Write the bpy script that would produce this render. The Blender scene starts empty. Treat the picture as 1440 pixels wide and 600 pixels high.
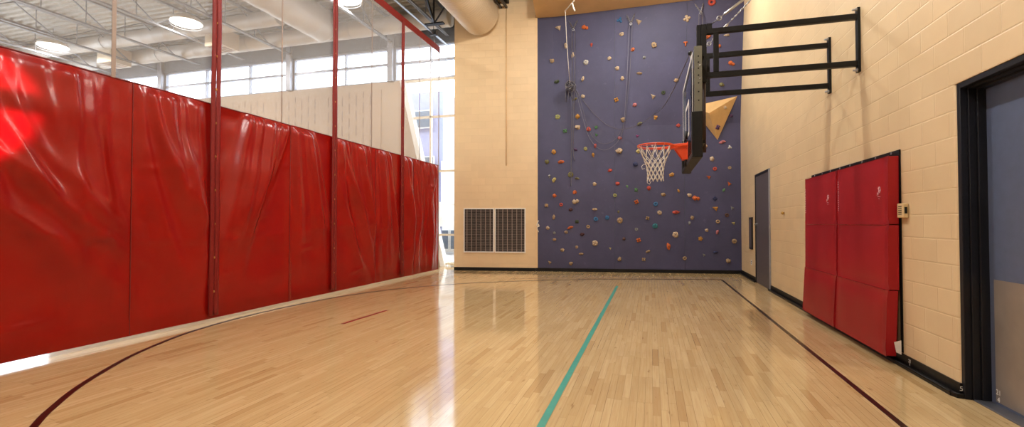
import bpy, math, random
from mathutils import Vector, Matrix, noise
from mathutils.bvhtree import BVHTree
random.seed(7)
S = bpy.context.scene
COL = S.collection
PI = math.pi

# ------------------------------------------------------------------ camera
EYE = Vector((0, 0, 1.35))
F = 680.0
YAW = math.atan(196 / 680.13)
PITCH = math.atan(13.5 / 680)
cd = bpy.data.cameras.new('camera')
cam = bpy.data.objects.new('camera', cd)
COL.objects.link(cam)
cam.location = EYE
cam.rotation_euler = (PI / 2 + PITCH, 0, YAW)
cd.sensor_width = 36
cd.lens = F / 1440 * 36
cd.clip_start = 0.05
cd.clip_end = 300
S.camera = cam
CR = Matrix.Rotation(YAW, 3, 'Z') @ Matrix.Rotation(PI / 2 + PITCH, 3, 'X')


def sight(x, y):
    return (CR @ Vector(((x - 720) / F, (300 - y) / F, -1))).normalized()


# ------------------------------------------------------------------ tagging
def tag(o, label=None, cat=None, group=None, kind=None):
    if label: o['label'] = label
    if cat: o['category'] = cat
    if group: o['group'] = group
    if kind: o['kind'] = kind
    return o


def thing(name, loc, label, cat, group=None):
    o = bpy.data.objects.new(name, None)
    o.empty_display_size = 0.1
    COL.objects.link(o)
    o.location = loc
    return tag(o, label, cat, group)


def copy_thing(root, off, label=None):
    def rec(o, parent):
        c = o.copy()
        COL.objects.link(c)
        if parent is not None:
            c.parent = parent
        for ch in KIDS.get(o.name, []):
            rec_list.append((ch, c))
        return c
    rec_list = []
    new = rec(root, None)
    new.location = Vector(root.location) + Vector(off)
    if label: new['label'] = label
    while rec_list:
        ch, p = rec_list.pop(0)
        c = ch.copy()
        COL.objects.link(c)
        c.parent = p
        for g in KIDS.get(ch.name, []):
            rec_list.append((g, c))
    return new


KIDS = {}


def world_loc(o):
    v = Vector(o.location)
    while o.parent:
        o = o.parent
        v += Vector(o.location)
    return v


# ------------------------------------------------------------------ mesh builder
class MB:
    def __init__(s):
        s.v = []; s.f = []; s.sm = []

    def add(s, vs, fs, smooth=False):
        b = len(s.v)
        s.v += [Vector(v) for v in vs]
        s.f += [[b + i for i in f] for f in fs]
        s.sm += [smooth] * len(fs)
        return s

    def box(s, a, b):
        x0, y0, z0 = [min(a[i], b[i]) for i in range(3)]
        x1, y1, z1 = [max(a[i], b[i]) for i in range(3)]
        return s.hexa([(x0, y0, z0), (x1, y0, z0), (x1, y1, z0), (x0, y1, z0),
                       (x0, y0, z1), (x1, y0, z1), (x1, y1, z1), (x0, y1, z1)])

    def hexa(s, p):
        return s.add(p, [(0, 3, 2, 1), (4, 5, 6, 7), (0, 1, 5, 4), (1, 2, 6, 5), (2, 3, 7, 6), (3, 0, 4, 7)])

    def prism(s, poly, z0, z1):
        n = len(poly)
        vs = [(x, y, z0) for x, y in poly] + [(x, y, z1) for x, y in poly]
        fs = [list(range(n))[::-1], list(range(n, 2 * n))]
        for i in range(n):
            j = (i + 1) % n
            fs.append((i, j, n + j, n + i))
        return s.add(vs, fs)

    def bar(s, p0, p1, w, h, up=(0, 0, 1)):
        p0 = Vector(p0); p1 = Vector(p1)
        d = (p1 - p0).normalized()
        u = Vector(up)
        r = d.cross(u)
        if r.length < 1e-4: r = d.cross(Vector((0, 1, 0)))
        r.normalize(); u = r.cross(d)
        r *= w / 2; u *= h / 2
        ps = []
        for p in (p0, p1):
            ps.append([p - r - u, p + r - u, p + r + u, p - r + u])
        a, b = ps
        return s.add(a + b, [(0, 3, 2, 1), (4, 5, 6, 7), (0, 1, 5, 4), (1, 2, 6, 5), (2, 3, 7, 6), (3, 0, 4, 7)])

    def tube(s, pts, r, n=8, closed=False, cap=True):
        pts = [Vector(p) for p in pts]
        rs = r if isinstance(r, (list, tuple)) else [r] * len(pts)
        m = len(pts)
        vs = []
        prev = None
        for i, p in enumerate(pts):
            if closed:
                t = pts[(i + 1) % m] - pts[i - 1]
            else:
                t = pts[min(i + 1, m - 1)] - pts[max(i - 1, 0)]
            t.normalize()
            if prev is None:
                a = t.cross(Vector((0, 0, 1)))
                if a.length < 1e-3: a = t.cross(Vector((0, 1, 0)))
            else:
                a = prev - t * prev.dot(t)
            a.normalize(); prev = a
            b = t.cross(a)
            for k in range(n):
                th = 2 * PI * k / n
                vs.append(p + (a * math.cos(th) + b * math.sin(th)) * rs[i])
        fs = []
        for i in range(m if closed else m - 1):
            j = (i + 1) % m
            for k in range(n):
                l = (k + 1) % n
                fs.append((i * n + k, i * n + l, j * n + l, j * n + k))
        s.add(vs, fs, True)
        if cap and not closed:
            b = len(s.v) - len(vs)
            s.f.append([b + k for k in range(n)][::-1]); s.sm.append(False)
            s.f.append([b + (m - 1) * n + k for k in range(n)]); s.sm.append(False)
        return s

    def cyl(s, p0, p1, r, n=16):
        return s.tube([p0, p1], r, n)

    def torus(s, c, ax, R, r, n=32, m=8):
        c = Vector(c); ax = Vector(ax).normalized()
        a = ax.orthogonal().normalized(); b = ax.cross(a)
        return s.tube([c + (a * math.cos(2 * PI * i / n) + b * math.sin(2 * PI * i / n)) * R for i in range(n)], r, m, closed=True)

    def sphere(s, c, r, n=10):
        c = Vector(c); vs = []; fs = []
        m = n // 2 + 1
        r = Vector(r) if not isinstance(r, (int, float)) else Vector((r, r, r))
        for i in range(m + 1):
            ph = PI * i / m
            for k in range(n):
                th = 2 * PI * k / n
                vs.append(c + Vector((r.x * math.sin(ph) * math.cos(th), r.y * math.sin(ph) * math.sin(th), r.z * math.cos(ph))))
        for i in range(m):
            for k in range(n):
                l = (k + 1) % n
                fs.append((i * n + k, (i + 1) * n + k, (i + 1) * n + l, i * n + l))
        return s.add(vs, fs, True)

    def grid(s, fn, nu, nv, smooth=True):
        vs = [fn(i / nu, j / nv) for j in range(nv + 1) for i in range(nu + 1)]
        w = nu + 1
        fs = [(j * w + i, j * w + i + 1, (j + 1) * w + i + 1, (j + 1) * w + i) for j in range(nv) for i in range(nu)]
        return s.add(vs, fs, smooth)

    def build(s, name, mat, parent=None, origin=None, bevel=0, seg=2):
        me = bpy.data.meshes.new(name)
        off = Vector((0, 0, 0))
        if parent is not None:
            off = world_loc(parent)
            o_loc = Vector((0, 0, 0))
        elif origin is not None:
            off = Vector(origin); o_loc = off
        else:
            o_loc = Vector((0, 0, 0))
        me.from_pydata([tuple(v - off) for v in s.v], [], s.f)
        me.polygons.foreach_set('use_smooth', s.sm)
        me.update()
        me.materials.append(mat)
        o = bpy.data.objects.new(name, me)
        COL.objects.link(o)
        o.location = o_loc
        if parent is not None:
            o.parent = parent
            KIDS.setdefault(parent.name, []).append(o)
        if bevel:
            m = o.modifiers.new('bevel', 'BEVEL'); m.width = bevel; m.segments = seg; m.limit_method = 'ANGLE'
        return o


def struct(o):
    o['kind'] = 'structure'
    return o


# ------------------------------------------------------------------ materials
def lin(c):
    return tuple((x / 12.92 if x <= 0.04045 else ((x + 0.055) / 1.055) ** 2.4) for x in [k / 255 for k in c]) + (1,)


class NT:
    def __init__(s, name):
        s.m = bpy.data.materials.new(name); s.m.use_nodes = True
        s.t = s.m.node_tree; s.n = s.t.nodes; s.l = s.t.links
        s.b = s.n['Principled BSDF']; s.out = s.n['Material Output']

    def node(s, ty, **k):
        n = s.n.new(ty)
        for a, v in k.items(): setattr(n, a, v)
        return n

    def math(s, op, a, b=None, c=None):
        n = s.node('ShaderNodeMath', operation=op)
        for i, v in enumerate((a, b, c)):
            if v is None: continue
            if isinstance(v, (int, float)): n.inputs[i].default_value = v
            else: s.l.new(v, n.inputs[i])
        return n.outputs[0]

    def mix(s, fac, a, b, blend='MIX'):
        n = s.node('ShaderNodeMix', data_type='RGBA', blend_type=blend)
        for key, v in ((0, fac), (6, a), (7, b)):
            if isinstance(v, (int, float)): n.inputs[key].default_value = v
            elif isinstance(v, tuple): n.inputs[key].default_value = v
            else: s.l.new(v, n.inputs[key])
        return n.outputs[2]

    def ramp(s, fac, stops):
        n = s.node('ShaderNodeValToRGB')
        cr = n.color_ramp
        while len(cr.elements) < len(stops): cr.elements.new(0.5)
        for e, (p, c) in zip(cr.elements, stops):
            e.position = p; e.color = c
        s.l.new(fac, n.inputs[0])
        return n.outputs[0]

    def noise(s, vec, scale, detail=3, rough=0.5, out=0):
        n = s.node('ShaderNodeTexNoise')
        n.inputs['Scale'].default_value = scale; n.inputs['Detail'].default_value = detail
        n.inputs['Roughness'].default_value = rough
        if vec is not None: s.l.new(vec, n.inputs['Vector'])
        return n.outputs[out]

    def pos(s):
        return s.node('ShaderNodeNewGeometry').outputs['Position']

    def sep(s, v):
        n = s.node('ShaderNodeSeparateXYZ'); s.l.new(v, n.inputs[0]); return n.outputs

    def comb(s, x, y, z=0.0):
        n = s.node('ShaderNodeCombineXYZ')
        for i, v in enumerate((x, y, z)):
            if isinstance(v, (int, float)): n.inputs[i].default_value = v
            else: s.l.new(v, n.inputs[i])
        return n.outputs[0]

    def bump(s, h, strength=0.3, dist=0.01):
        n = s.node('ShaderNodeBump')
        n.inputs['Strength'].default_value = strength; n.inputs['Distance'].default_value = dist
        s.l.new(h, n.inputs['Height']); s.l.new(n.outputs[0], s.b.inputs['Normal'])

    def set(s, color=None, rough=None, metal=None, spec=None, coat=None):
        for k, v in (('Base Color', color), ('Roughness', rough), ('Metallic', metal), ('Specular IOR Level', spec), ('Coat Weight', coat)):
            if v is None: continue
            if isinstance(v, (int, float, tuple)): s.b.inputs[k].default_value = v
            else: s.l.new(v, s.b.inputs[k])
        return s


def plain(name, c, rough=0.5, metal=0.0, spec=0.5, var=0.06, vs=12.0, bump=0.0, coat=0.0):
    t = NT(name)
    col = lin(c)
    tc = t.node('ShaderNodeTexCoord').outputs['Object']
    nz = t.noise(tc, vs, 3)
    d = tuple(max(0, k * (1 - var)) for k in col[:3]) + (1,)
    e = tuple(min(1, k * (1 + var)) for k in col[:3]) + (1,)
    t.set(t.ramp(nz, [(0.3, d), (0.7, e)]), rough, metal, spec, coat)
    if bump: t.bump(t.noise(tc, vs * 6, 4), bump, 0.005)
    return t.m


SKEW = math.radians(8.2)
WD = Vector((math.cos(SKEW), math.sin(SKEW), 0))      # along the far wall, to the right
WN = Vector((math.sin(SKEW), -math.cos(SKEW), 0))     # out of the far wall, to the viewer
P0 = Vector((2.297, 14.057, 0))


def FW(u, z, o=0.0):
    return P0 - WD * u + WN * o + Vector((0, 0, z))


def block_mat(name, c, d, rough=0.40, mortar=0.008, strength=0.45, light=0.99, width=0.4064, height=0.2032, off=0.0):
    t = NT(name)
    p = t.pos()
    dn = t.node('ShaderNodeVectorMath', operation='DOT_PRODUCT')
    t.l.new(p, dn.inputs[0]); dn.inputs[1].default_value = tuple(d)
    z = t.sep(p)[2]
    uv = t.comb(t.math('ADD', dn.outputs['Value'], 40.64 + off), t.math('ADD', z, 20.32))
    b = t.node('ShaderNodeTexBrick', offset=0.5)
    b.inputs['Scale'].default_value = 1
    b.inputs['Mortar Size'].default_value = mortar
    b.inputs['Mortar Smooth'].default_value = 0.6
    b.inputs['Brick Width'].default_value = width
    b.inputs['Row Height'].default_value = height
    t.l.new(uv, b.inputs['Vector'])
    col = lin(c)
    a = tuple(k * 0.97 for k in col[:3]) + (1,)
    e = tuple(min(1, k * 1.03) for k in col[:3]) + (1,)
    b.inputs['Color1'].default_value = a; b.inputs['Color2'].default_value = e
    b.inputs['Mortar'].default_value = tuple(min(1, k * light) for k in col[:3]) + (1,)
    dirt = t.ramp(t.noise(p, 1.3, 4, 0.6), [(0.25, (0.93, 0.92, 0.9, 1)), (0.6, (1, 1, 1, 1))])
    t.set(t.mix(1.0, b.outputs['Color'], dirt, 'MULTIPLY'), rough)
    grain = t.math('MULTIPLY', t.noise(p, 60, 4), 0.12)
    h = t.math('ADD', t.math('MULTIPLY', b.outputs['Fac'], -1.0), grain)
    t.bump(h, strength, 0.006)
    return t.m


def floor_mat():
    t = NT('maple_floor')
    x, y, z = t.sep(t.pos())
    W, L = 0.0572, 0.62
    r = t.math('DIVIDE', t.math('ADD', x, 60.0), W)
    row = t.math('FLOOR', r)
    wn = t.node('ShaderNodeTexWhiteNoise', noise_dimensions='1D'); t.l.new(row, wn.inputs['W'])
    q = t.math('ADD', t.math('DIVIDE', t.math('ADD', y, 60.0), L), t.math('MULTIPLY', wn.outputs['Value'], 7.3))
    idx = t.math('FLOOR', q)
    wn2 = t.node('ShaderNodeTexWhiteNoise', noise_dimensions='2D'); t.l.new(t.comb(row, idx), wn2.inputs['Vector'])
    tone = wn2.outputs['Value']
    base = t.ramp(tone, [(0.0, lin((188, 156, 108))), (0.10, lin((202, 174, 126))), (0.6, lin((207, 180, 132))), (1.0, lin((213, 187, 141)))])
    # grain streaks, each board shifted
    gx = t.math('MULTIPLY', x, 60.0)
    gy = t.math('ADD', t.math('MULTIPLY', y, 2.2), t.math('MULTIPLY', tone, 40.0))
    g = t.noise(t.comb(gx, gy), 1.0, 4, 0.6)
    base = t.mix(t.math('MULTIPLY', t.ramp(g, [(0.35, (1, 1, 1, 1)), (0.62, (0, 0, 0, 1))]), 0.30), base, lin((178, 134, 84)))
    # dark mineral flecks
    fk = t.noise(t.comb(t.math('MULTIPLY', x, 22.0), t.math('ADD', t.math('MULTIPLY', y, 5.0), t.math('MULTIPLY', tone, 17.0))), 1.0, 2, 0.5)
    base = t.mix(t.ramp(fk, [(0.66, (0, 0, 0, 1)), (0.80, (0.6, 0.6, 0.6, 1))]), base, lin((128, 86, 50)))
    # scuff haze
    sc = t.noise(t.pos(), 0.9, 4, 0.6)
    base = t.mix(t.math('MULTIPLY', t.ramp(sc, [(0.5, (0, 0, 0, 1)), (0.72, (1, 1, 1, 1))]), 0.16), base, lin((150, 122, 92)))
    fx = t.math('FRACT', r); fy = t.math('FRACT', q)
    ex = t.math('LESS_THAN', t.math('MINIMUM', fx, t.math('SUBTRACT', 1.0, fx)), 0.022)
    ey = t.math('LESS_THAN', t.math('MINIMUM', fy, t.math('SUBTRACT', 1.0, fy)), 0.0016)
    gap = t.math('MAXIMUM', ex, ey)
    wn3 = t.node('ShaderNodeTexWhiteNoise', noise_dimensions='2D'); t.l.new(t.comb(t.math('ADD', row, 31.0), idx), wn3.inputs['Vector'])
    gs = t.ramp(wn3.outputs['Value'], [(0.4, (0.22, 0.22, 0.22, 1)), (0.85, (0.85, 0.85, 0.85, 1))])
    base = t.mix(t.math('MULTIPLY', gap, gs), base, lin((98, 66, 38)))
    rr = t.math('ADD', t.math('MULTIPLY', t.noise(t.pos(), 3.0, 3), 0.04), 0.07)
    t.set(base, rr, 0.0, 0.5)
    return t.m


def vinyl_mat():
    t = NT('red_vinyl')
    tc = t.pos()
    n = t.noise(tc, 2.0, 3)
    t.set(t.ramp(n, [(0.3, lin((126, 14, 5))), (0.7, lin((138, 18, 7)))]), 0.26, 0.0, 0.36)
    # woven scrim and fine creases
    t.bump(t.noise(tc, 7.0, 5, 0.6), 0.12, 0.02)
    tl = t.node('ShaderNodeBsdfTranslucent'); tl.inputs[0].default_value = lin((238, 0, 26))
    mx = t.node('ShaderNodeMixShader'); mx.inputs[0].default_value = 0.05
    t.l.new(t.b.outputs[0], mx.inputs[1]); t.l.new(tl.outputs[0], mx.inputs[2]); t.l.new(mx.outputs[0], t.out.inputs[0])
    return t.m


def net_haze_mat():
    t = NT('fine_white_mesh')
    tr = t.node('ShaderNodeBsdfTransparent')
    df = t.node('ShaderNodeBsdfDiffuse'); df.inputs[0].default_value = (0.82, 0.80, 0.79, 1)
    tl = t.node('ShaderNodeBsdfTranslucent'); tl.inputs[0].default_value = (0.82, 0.80, 0.79, 1)
    m1 = t.node('ShaderNodeMixShader'); m1.inputs[0].default_value = 0.35
    t.l.new(df.outputs[0], m1.inputs[1]); t.l.new(tl.outputs[0], m1.inputs[2])
    m2 = t.node('ShaderNodeMixShader'); m2.inputs[0].default_value = 0.24
    t.l.new(tr.outputs[0], m2.inputs[1]); t.l.new(m1.outputs[0], m2.inputs[2])
    t.l.new(m2.outputs[0], t.out.inputs[0])
    return t.m


def glass_mat(name, tint=(1, 1, 1, 1), gloss=0.08, rough=0.02):
    t = NT(name)
    tr = t.node('ShaderNodeBsdfTransparent'); tr.inputs[0].default_value = tint
    gl = t.node('ShaderNodeBsdfGlossy'); gl.inputs['Roughness'].default_value = rough
    m = t.node('ShaderNodeMixShader'); m.inputs[0].default_value = gloss
    t.l.new(tr.outputs[0], m.inputs[1]); t.l.new(gl.outputs[0], m.inputs[2])
    t.l.new(m.outputs[0], t.out.inputs[0])
    return t.m


def emit_mat(name, c, s):
    t = NT(name)
    t.b.inputs['Base Color'].default_value = c
    t.b.inputs['Emission Color'].default_value = c
    t.b.inputs['Emission Strength'].default_value = s
    return t.m


def climb_mat():
    t = NT('blue_textured_climbing_panel')
    p = t.pos()
    n = t.noise(p, 1.1, 4, 0.6)
    c = t.ramp(n, [(0.3, lin((54, 54, 82))), (0.7, lin((66, 66, 97)))])
    # chalk and scuffs
    ch = t.noise(p, 7.0, 6, 0.75)
    c = t.mix(t.math('MULTIPLY', t.ramp(ch, [(0.6, (0, 0, 0, 1)), (0.78, (1, 1, 1, 1))]), 0.35), c, lin((118, 116, 150)))
    t.set(c, 0.62)
    t.bump(t.noise(p, 45, 4), 0.35, 0.004)
    return t.m


def deck_mat():
    t = NT('cream_steel_deck')
    p = t.pos()
    t.set(t.ramp(t.noise(p, 2, 3), [(0.3, lin((146, 138, 124))), (0.7, lin((160, 152, 138)))]), 0.38, 0.25)
    return t.m


def slot_mat():
    t = NT('slotted_cream_board')
    x, y, z = t.sep(t.pos())
    c = t.math('ADD', t.math('DIVIDE', x, 0.27), 200.0)
    col = t.math('FLOOR', c)
    r = t.math('ADD', t.math('DIVIDE', z, 0.5), t.math('MULTIPLY', t.math('MODULO', col, 2.0), 0.5))
    a = t.math('LESS_THAN', t.math('FRACT', c), 0.13)
    b = t.math('LESS_THAN', t.math('FRACT', r), 0.7)
    gapc = t.math('GREATER_THAN', t.math('MODULO', col, 8.0), 0.5)
    m = t.math('MULTIPLY', t.math('MULTIPLY', a, b), gapc)
    t.set(t.mix(m, lin((174, 150, 126)), lin((132, 112, 94))), 0.6)
    return t.m


M = dict(
    slots=slot_mat(),
    floor=floor_mat(),
    wall_r=block_mat('painted_block_right', (222, 196, 154), (0, 1, 0)),
    wall_f=block_mat('painted_block_far', (224, 197, 156), tuple(WD), strength=0.5, light=0.94, rough=0.5, mortar=0.004),
    wall_p=plain('cream_plaster', (176, 154, 130), 0.6),
    soffit=plain('tan_soffit_paint', (218, 184, 134), 0.6, vs=2),
    trimtan=plain('tan_trim_paint', (226, 196, 150), 0.5, vs=3),
    climb=climb_mat(),
    black=plain('black_powder_coat', (10, 10, 11), 0.4, 0.0, 0.25),
    rubber=plain('black_rubber', (10, 10, 11), 0.45, 0.0, 0.3),
    pad=plain('black_foam_pad', (9, 9, 10), 0.45, 0.0, 0.25),
    vinyl=vinyl_mat(),
    seam=plain('dark_red_seam', (112, 12, 6), 0.45),
    band=plain('red_webbing', (116, 13, 8), 0.5, 0.0, 0.35),
    haze=net_haze_mat(),
    meshseam=plain('grey_mesh_seam', (150, 132, 122), 0.5),
    steel=plain('galvanised_steel', (170, 172, 176), 0.3, 0.9),
    dsteel=plain('dark_steel', (70, 72, 78), 0.4, 0.6),
    jst=plain('grey_painted_joist', (118, 120, 126), 0.5, 0.2),
    navy=plain('slate_blue_steel', (62, 70, 82), 0.5),
    olive=plain('grey_aluminium_frame', (112, 112, 102), 0.38, 0.6),
    rust=plain('brown_screw_rod', (58, 40, 34), 0.45, 0.4),
    orange=plain('orange_rim_enamel', (226, 76, 24), 0.3, 0.0, 0.6, var=0.04),
    white=plain('white_paint', (232, 230, 224), 0.45),
    netw=plain('white_net_cord', (226, 220, 208), 0.8),
    winf=plain('silver_window_frame', (158, 160, 168), 0.35, 0.3),
    winc=plain('cream_window_frame', (224, 210, 186), 0.5),
    glass=glass_mat('clear_window_glass'),
    bglass=glass_mat('backboard_glass', (0.86, 0.90, 0.95, 1), 0.10, 0.03),
    teal=plain('teal_floor_paint', (72, 160, 146), 0.3),
    bline=plain('black_floor_paint', (38, 14, 14), 0.28),
    rline=plain('red_floor_paint', (142, 30, 20), 0.3),
    thin=plain('faded_brown_line', (120, 84, 54), 0.3),
    matred=plain('crimson_mat_vinyl', (152, 22, 28), 0.36, 0.0, 0.28, var=0.05, vs=2.5, bump=0.0),
    doorg=plain('brown_grey_door_paint', (84, 78, 82), 0.4),
    doorb=plain('slate_door_paint', (84, 94, 118), 0.38),
    frame=plain('charcoal_frame_paint', (22, 23, 28), 0.35, 0.0, 0.35),
    kick=plain('brushed_kick_plate', (156, 146, 136), 0.32, 0.45, var=0.12, vs=4),
    thresh=plain('aluminium_threshold', (124, 128, 138), 0.35, 0.7),
    duct2=plain('pale_grey_duct_paint', (190, 182, 172), 0.45, 0.1, var=0.03, vs=1.5),
    duct=plain('cream_duct_paint', (214, 196, 170), 0.36, 0.15, var=0.03, vs=1.5),
    deck=deck_mat(),
    wood=plain('birch_plywood', (204, 166, 112), 0.5, var=0.08, vs=4),
    rope=plain('grey_climbing_rope', (92, 90, 98), 0.8),
    ropel=plain('pale_cord', (112, 110, 122), 0.8),
    brass=plain('brass', (186, 150, 84), 0.3, 0.9),
    beige=plain('beige_plastic', (214, 188, 140), 0.45),
    cond=plain('tan_conduit', (206, 168, 116), 0.4),
    grille=plain('brown_louvre', (96, 84, 76), 0.5, 0.2),
    gdark=plain('dark_void', (20, 17, 15), 0.9),
    lampw=emit_mat('lamp_glow', (1, 0.97, 0.92, 1), 14.0),
    lampb=plain('white_reflector', (236, 232, 224), 0.3),
    bgrey=plain('pale_grey_siding', (150, 152, 182), 0.7),
    bcream=plain('pale_render', (222, 220, 216), 0.7),
    bdark=plain('shop_glass', (84, 98, 112), 0.2),
    pave=plain('pale_paving', (190, 188, 184), 0.8),
    leaf=plain('hedge_green', (110, 130, 110), 0.8, var=0.3, vs=8),
    pink=plain('pale_pink_print', (232, 176, 186), 0.5),
)
bcol = {
    'cream': (206, 180, 146), 'tan': (176, 144, 104), 'orange': (222, 104, 40), 'mustard': (206, 144, 52),
    'olive': (122, 116, 62), 'green': (84, 140, 84), 'dark green': (58, 74, 42), 'blue': (44, 112, 168),
    'navy': (46, 56, 104), 'teal': (40, 124, 134), 'red': (206, 72, 54), 'pink': (206, 116, 118),
    'magenta': (140, 44, 110), 'maroon': (78, 28, 34), 'brown': (96, 62, 46), 'grey': (140, 142, 138),
    'white': (214, 212, 204), 'yellow': (206, 190, 110), 'yellow-green': (166, 166, 96), 'purple': (86, 52, 96)}
HM = {k: plain('hold_' + k.replace(' ', '_').replace('-', '_'), tuple(int(q * .80 + .10 * sum(v) / 3) for q in v), 0.7, var=0.14, vs=40, bump=0.5) for k, v in bcol.items()}

XR = 2.297          # right wall face
XC = -5.78          # curtain
HT = 8.0            # deck height

# ------------------------------------------------------------------ room shell
fl = struct(MB().box((-24, -6, -0.2), (3.2, 15.6, 0)).build('floor', M['floor'], origin=(0, 0, 0)))


def strip(pts, w, z0=0.0, z1=0.0025):
    """a painted band of width w along a polyline on the floor"""
    mb = MB()
    n = len(pts); L = []
    for i, p in enumerate(pts):
        a = Vector(pts[max(i - 1, 0)]); b = Vector(pts[min(i + 1, n - 1)])
        d = (b - a).normalized(); nrm = Vector((-d.y, d.x)) * w / 2
        L.append((Vector(p) + nrm, Vector(p) - nrm))
    vs = []
    for a, b in L:
        vs += [(a.x, a.y, z1), (b.x, b.y, z1), (a.x, a.y, z0), (b.x, b.y, z0)]
    fs = []
    for i in range(n - 1):
        k = 4 * i
        fs += [(k, k + 4, k + 5, k + 1), (k, k + 2, k + 6, k + 4), (k + 1, k + 5, k + 7, k + 3)]
    return mb.add(vs, fs)


strip([(-0.713, -3.0), (-0.713, 10.62)], 0.052).build('court_line', M['teal'], fl)['label'] = 'teal painted line running down the middle of the court'
strip([(1.604, -3.0), (1.604, 12.52)], 0.046).build('court_line', M['bline'], fl)['label'] = 'black sideline along the right wall'
strip([(-3.985, 5.62), (-3.95, 6.70)], 0.05).build('court_line', M['rline'], fl)['label'] = 'short dark red line near the curtain'
# the big arc: smooth curve through its points
ARC = [(-3.0, 1.45), (-3.94, 2.228), (-4.262, 2.543), (-4.546, 2.866), (-4.813, 3.242), (-5.078, 3.662), (-5.288, 4.093), (-5.466, 4.552), (-5.58, 5.025),
       (-5.645, 5.55), (-5.67, 6.2), (-5.62, 6.95), (-5.50, 7.69), (-5.22, 8.52), (-4.85, 9.15), (-4.40, 9.75), (-3.87, 10.28), (-3.28, 10.72), (-2.66, 11.08), (-1.9, 11.45), (-0.9, 11.88), (0.3, 12.22), (1.6, 12.50)]


def catmull(P, k=8):
    out = []
    P = [Vector(p) for p in P]
    for i in range(len(P) - 1):
        p0 = P[max(i - 1, 0)]; p1 = P[i]; p2 = P[i + 1]; p3 = P[min(i + 2, len(P) - 1)]
        for j in range(k):
            t = j / k
            out.append(0.5 * ((2 * p1) + (p2 - p0) * t + (2 * p0 - 5 * p1 + 4 * p2 - p3) * t * t + (3 * p1 - p0 - 3 * p2 + p3) * t ** 3))
    out.append(P[-1])
    return out


strip(catmull(ARC), 0.05).build('court_line', M['bline'], fl)['label'] = 'black curved line sweeping along the curtain'
strip([(-3.3, 11.34), (1.6, 12.62)], 0.03).build('court_line', M['thin'], fl)['label'] = 'thin faded line in front of the climbing wall'

# right wall with doorway (opening Y 2.55..4.59, Z..2.438)
DY0, DY1, DZ = 2.55, 4.59, 2.438
WT = 0.30
wr = MB()
R = 0.035
cor = [(XR + R - R * math.cos(t), DY1 + R - R * math.sin(t)) for t in [k * PI / 16 for k in range(9)]]
wr.prism([(XR, 14.2)] + cor + [(XR + WT, DY1), (XR + WT, 14.2)], 0, DZ)
wr.box((XR, -6, DZ), (XR + WT, 14.2, HT))
wr.box((XR, -6, 0), (XR + WT, DY0, DZ))
struct(wr.build('wall_right', M['wall_r']))

# far wall: beige pillar left of the climbing wall, and the backing behind it
U_P0, U_P1 = 5.475, 7.83
fw = MB()
def fbox(mb, u0, u1, z0, z1, o0, o1):
    return mb.hexa([FW(u0, z0, o1), FW(u1, z0, o1), FW(u1, z0, o0), FW(u0, z0, o0),
                    FW(u0, z1, o1), FW(u1, z1, o1), FW(u1, z1, o0), FW(u0, z1, o0)])
fbox(fw, U_P0, U_P1, 0, 7.62, -0.5, 0.05)
struct(fw.build('wall_far', M['wall_f']))
bk = MB(); fbox(bk, -0.35, U_P0, 0, HT, -0.5, -0.06)
fbox(bk, U_P0, U_P1, 7.62, HT, -0.5, -0.1)
struct(bk.build('wall_back', M['wall_f']))
# soffit over the climbing wall
sf = MB(); fbox(sf, -0.6, U_P0 - 0.02, 7.16, 7.95, -0.1, 2.2)
struct(sf.build('trim_1', M['soffit']))
# tan corner trim along the pillar edge and thin joint line on the pillar
tr = MB(); fbox(tr, U_P0 - 0.05, U_P0 + 0.0, 0.1, 7.15, -0.06, 0.055)
struct(tr.build('trim_2', M['trimtan']))
cond = MB().tube([FW(6.315, 7.6, 0.062), FW(6.315, 2.98, 0.062)], 0.012, 8).build('wall_conduit', M['cond'], origin=FW(6.315, 2.98, 0.06))
tag(cond, 'thin beige conduit running down the tall beige pillar above the vents', 'conduit')

# baseboards
b = MB(); fbox(b, U_P0 - 0.001, U_P1, 0, 0.095, 0.05, 0.065); fbox(b, 0.0, U_P0, 0, 0.095, 0.0, 0.03)
struct(b.build('baseboard_far', M['rubber']))


def base_right(mb, y0, y1):
    mb.box((XR - 0.012, y0, 0), (XR + 0.002, y1, 0.11))
    mb.prism([(XR - 0.055, y0), (XR - 0.012, y0), (XR - 0.012, y1), (XR - 0.055, y1)], 0, 0.028)
    mb.tube([(XR - 0.05, y0, 0.03), (XR - 0.05, y1, 0.03)], 0.009, 6)
b = MB(); base_right(b, DY1 + 0.03, 10.78); base_right(b, 12.15, 14.05)
# wraps round the doorway corner
b.box((XR - 0.012, DY1 - 0.012, 0), (XR + 0.05, DY1 + 0.035, 0.11))
b.tube([(XR - 0.05, DY1 + 0.04, 0.03), (XR - 0.03, DY1 - 0.02, 0.03), (XR + 0.03, DY1 - 0.035, 0.03)], 0.009, 6)
b.prism([(XR - 0.055, DY1 + 0.04), (XR - 0.035, DY1 - 0.025), (XR + 0.03, DY1 - 0.04), (XR + 0.03, DY1), (XR, DY1 + 0.04)], 0, 0.028)
struct(b.build('baseboard_right', M['rubber']))

# rear and outer walls, out of view but closing the hall
struct(MB().box((-24, -6.2, 0), (3.0, -6, HT)).build('wall_rear', M['wall_p']))

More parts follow.
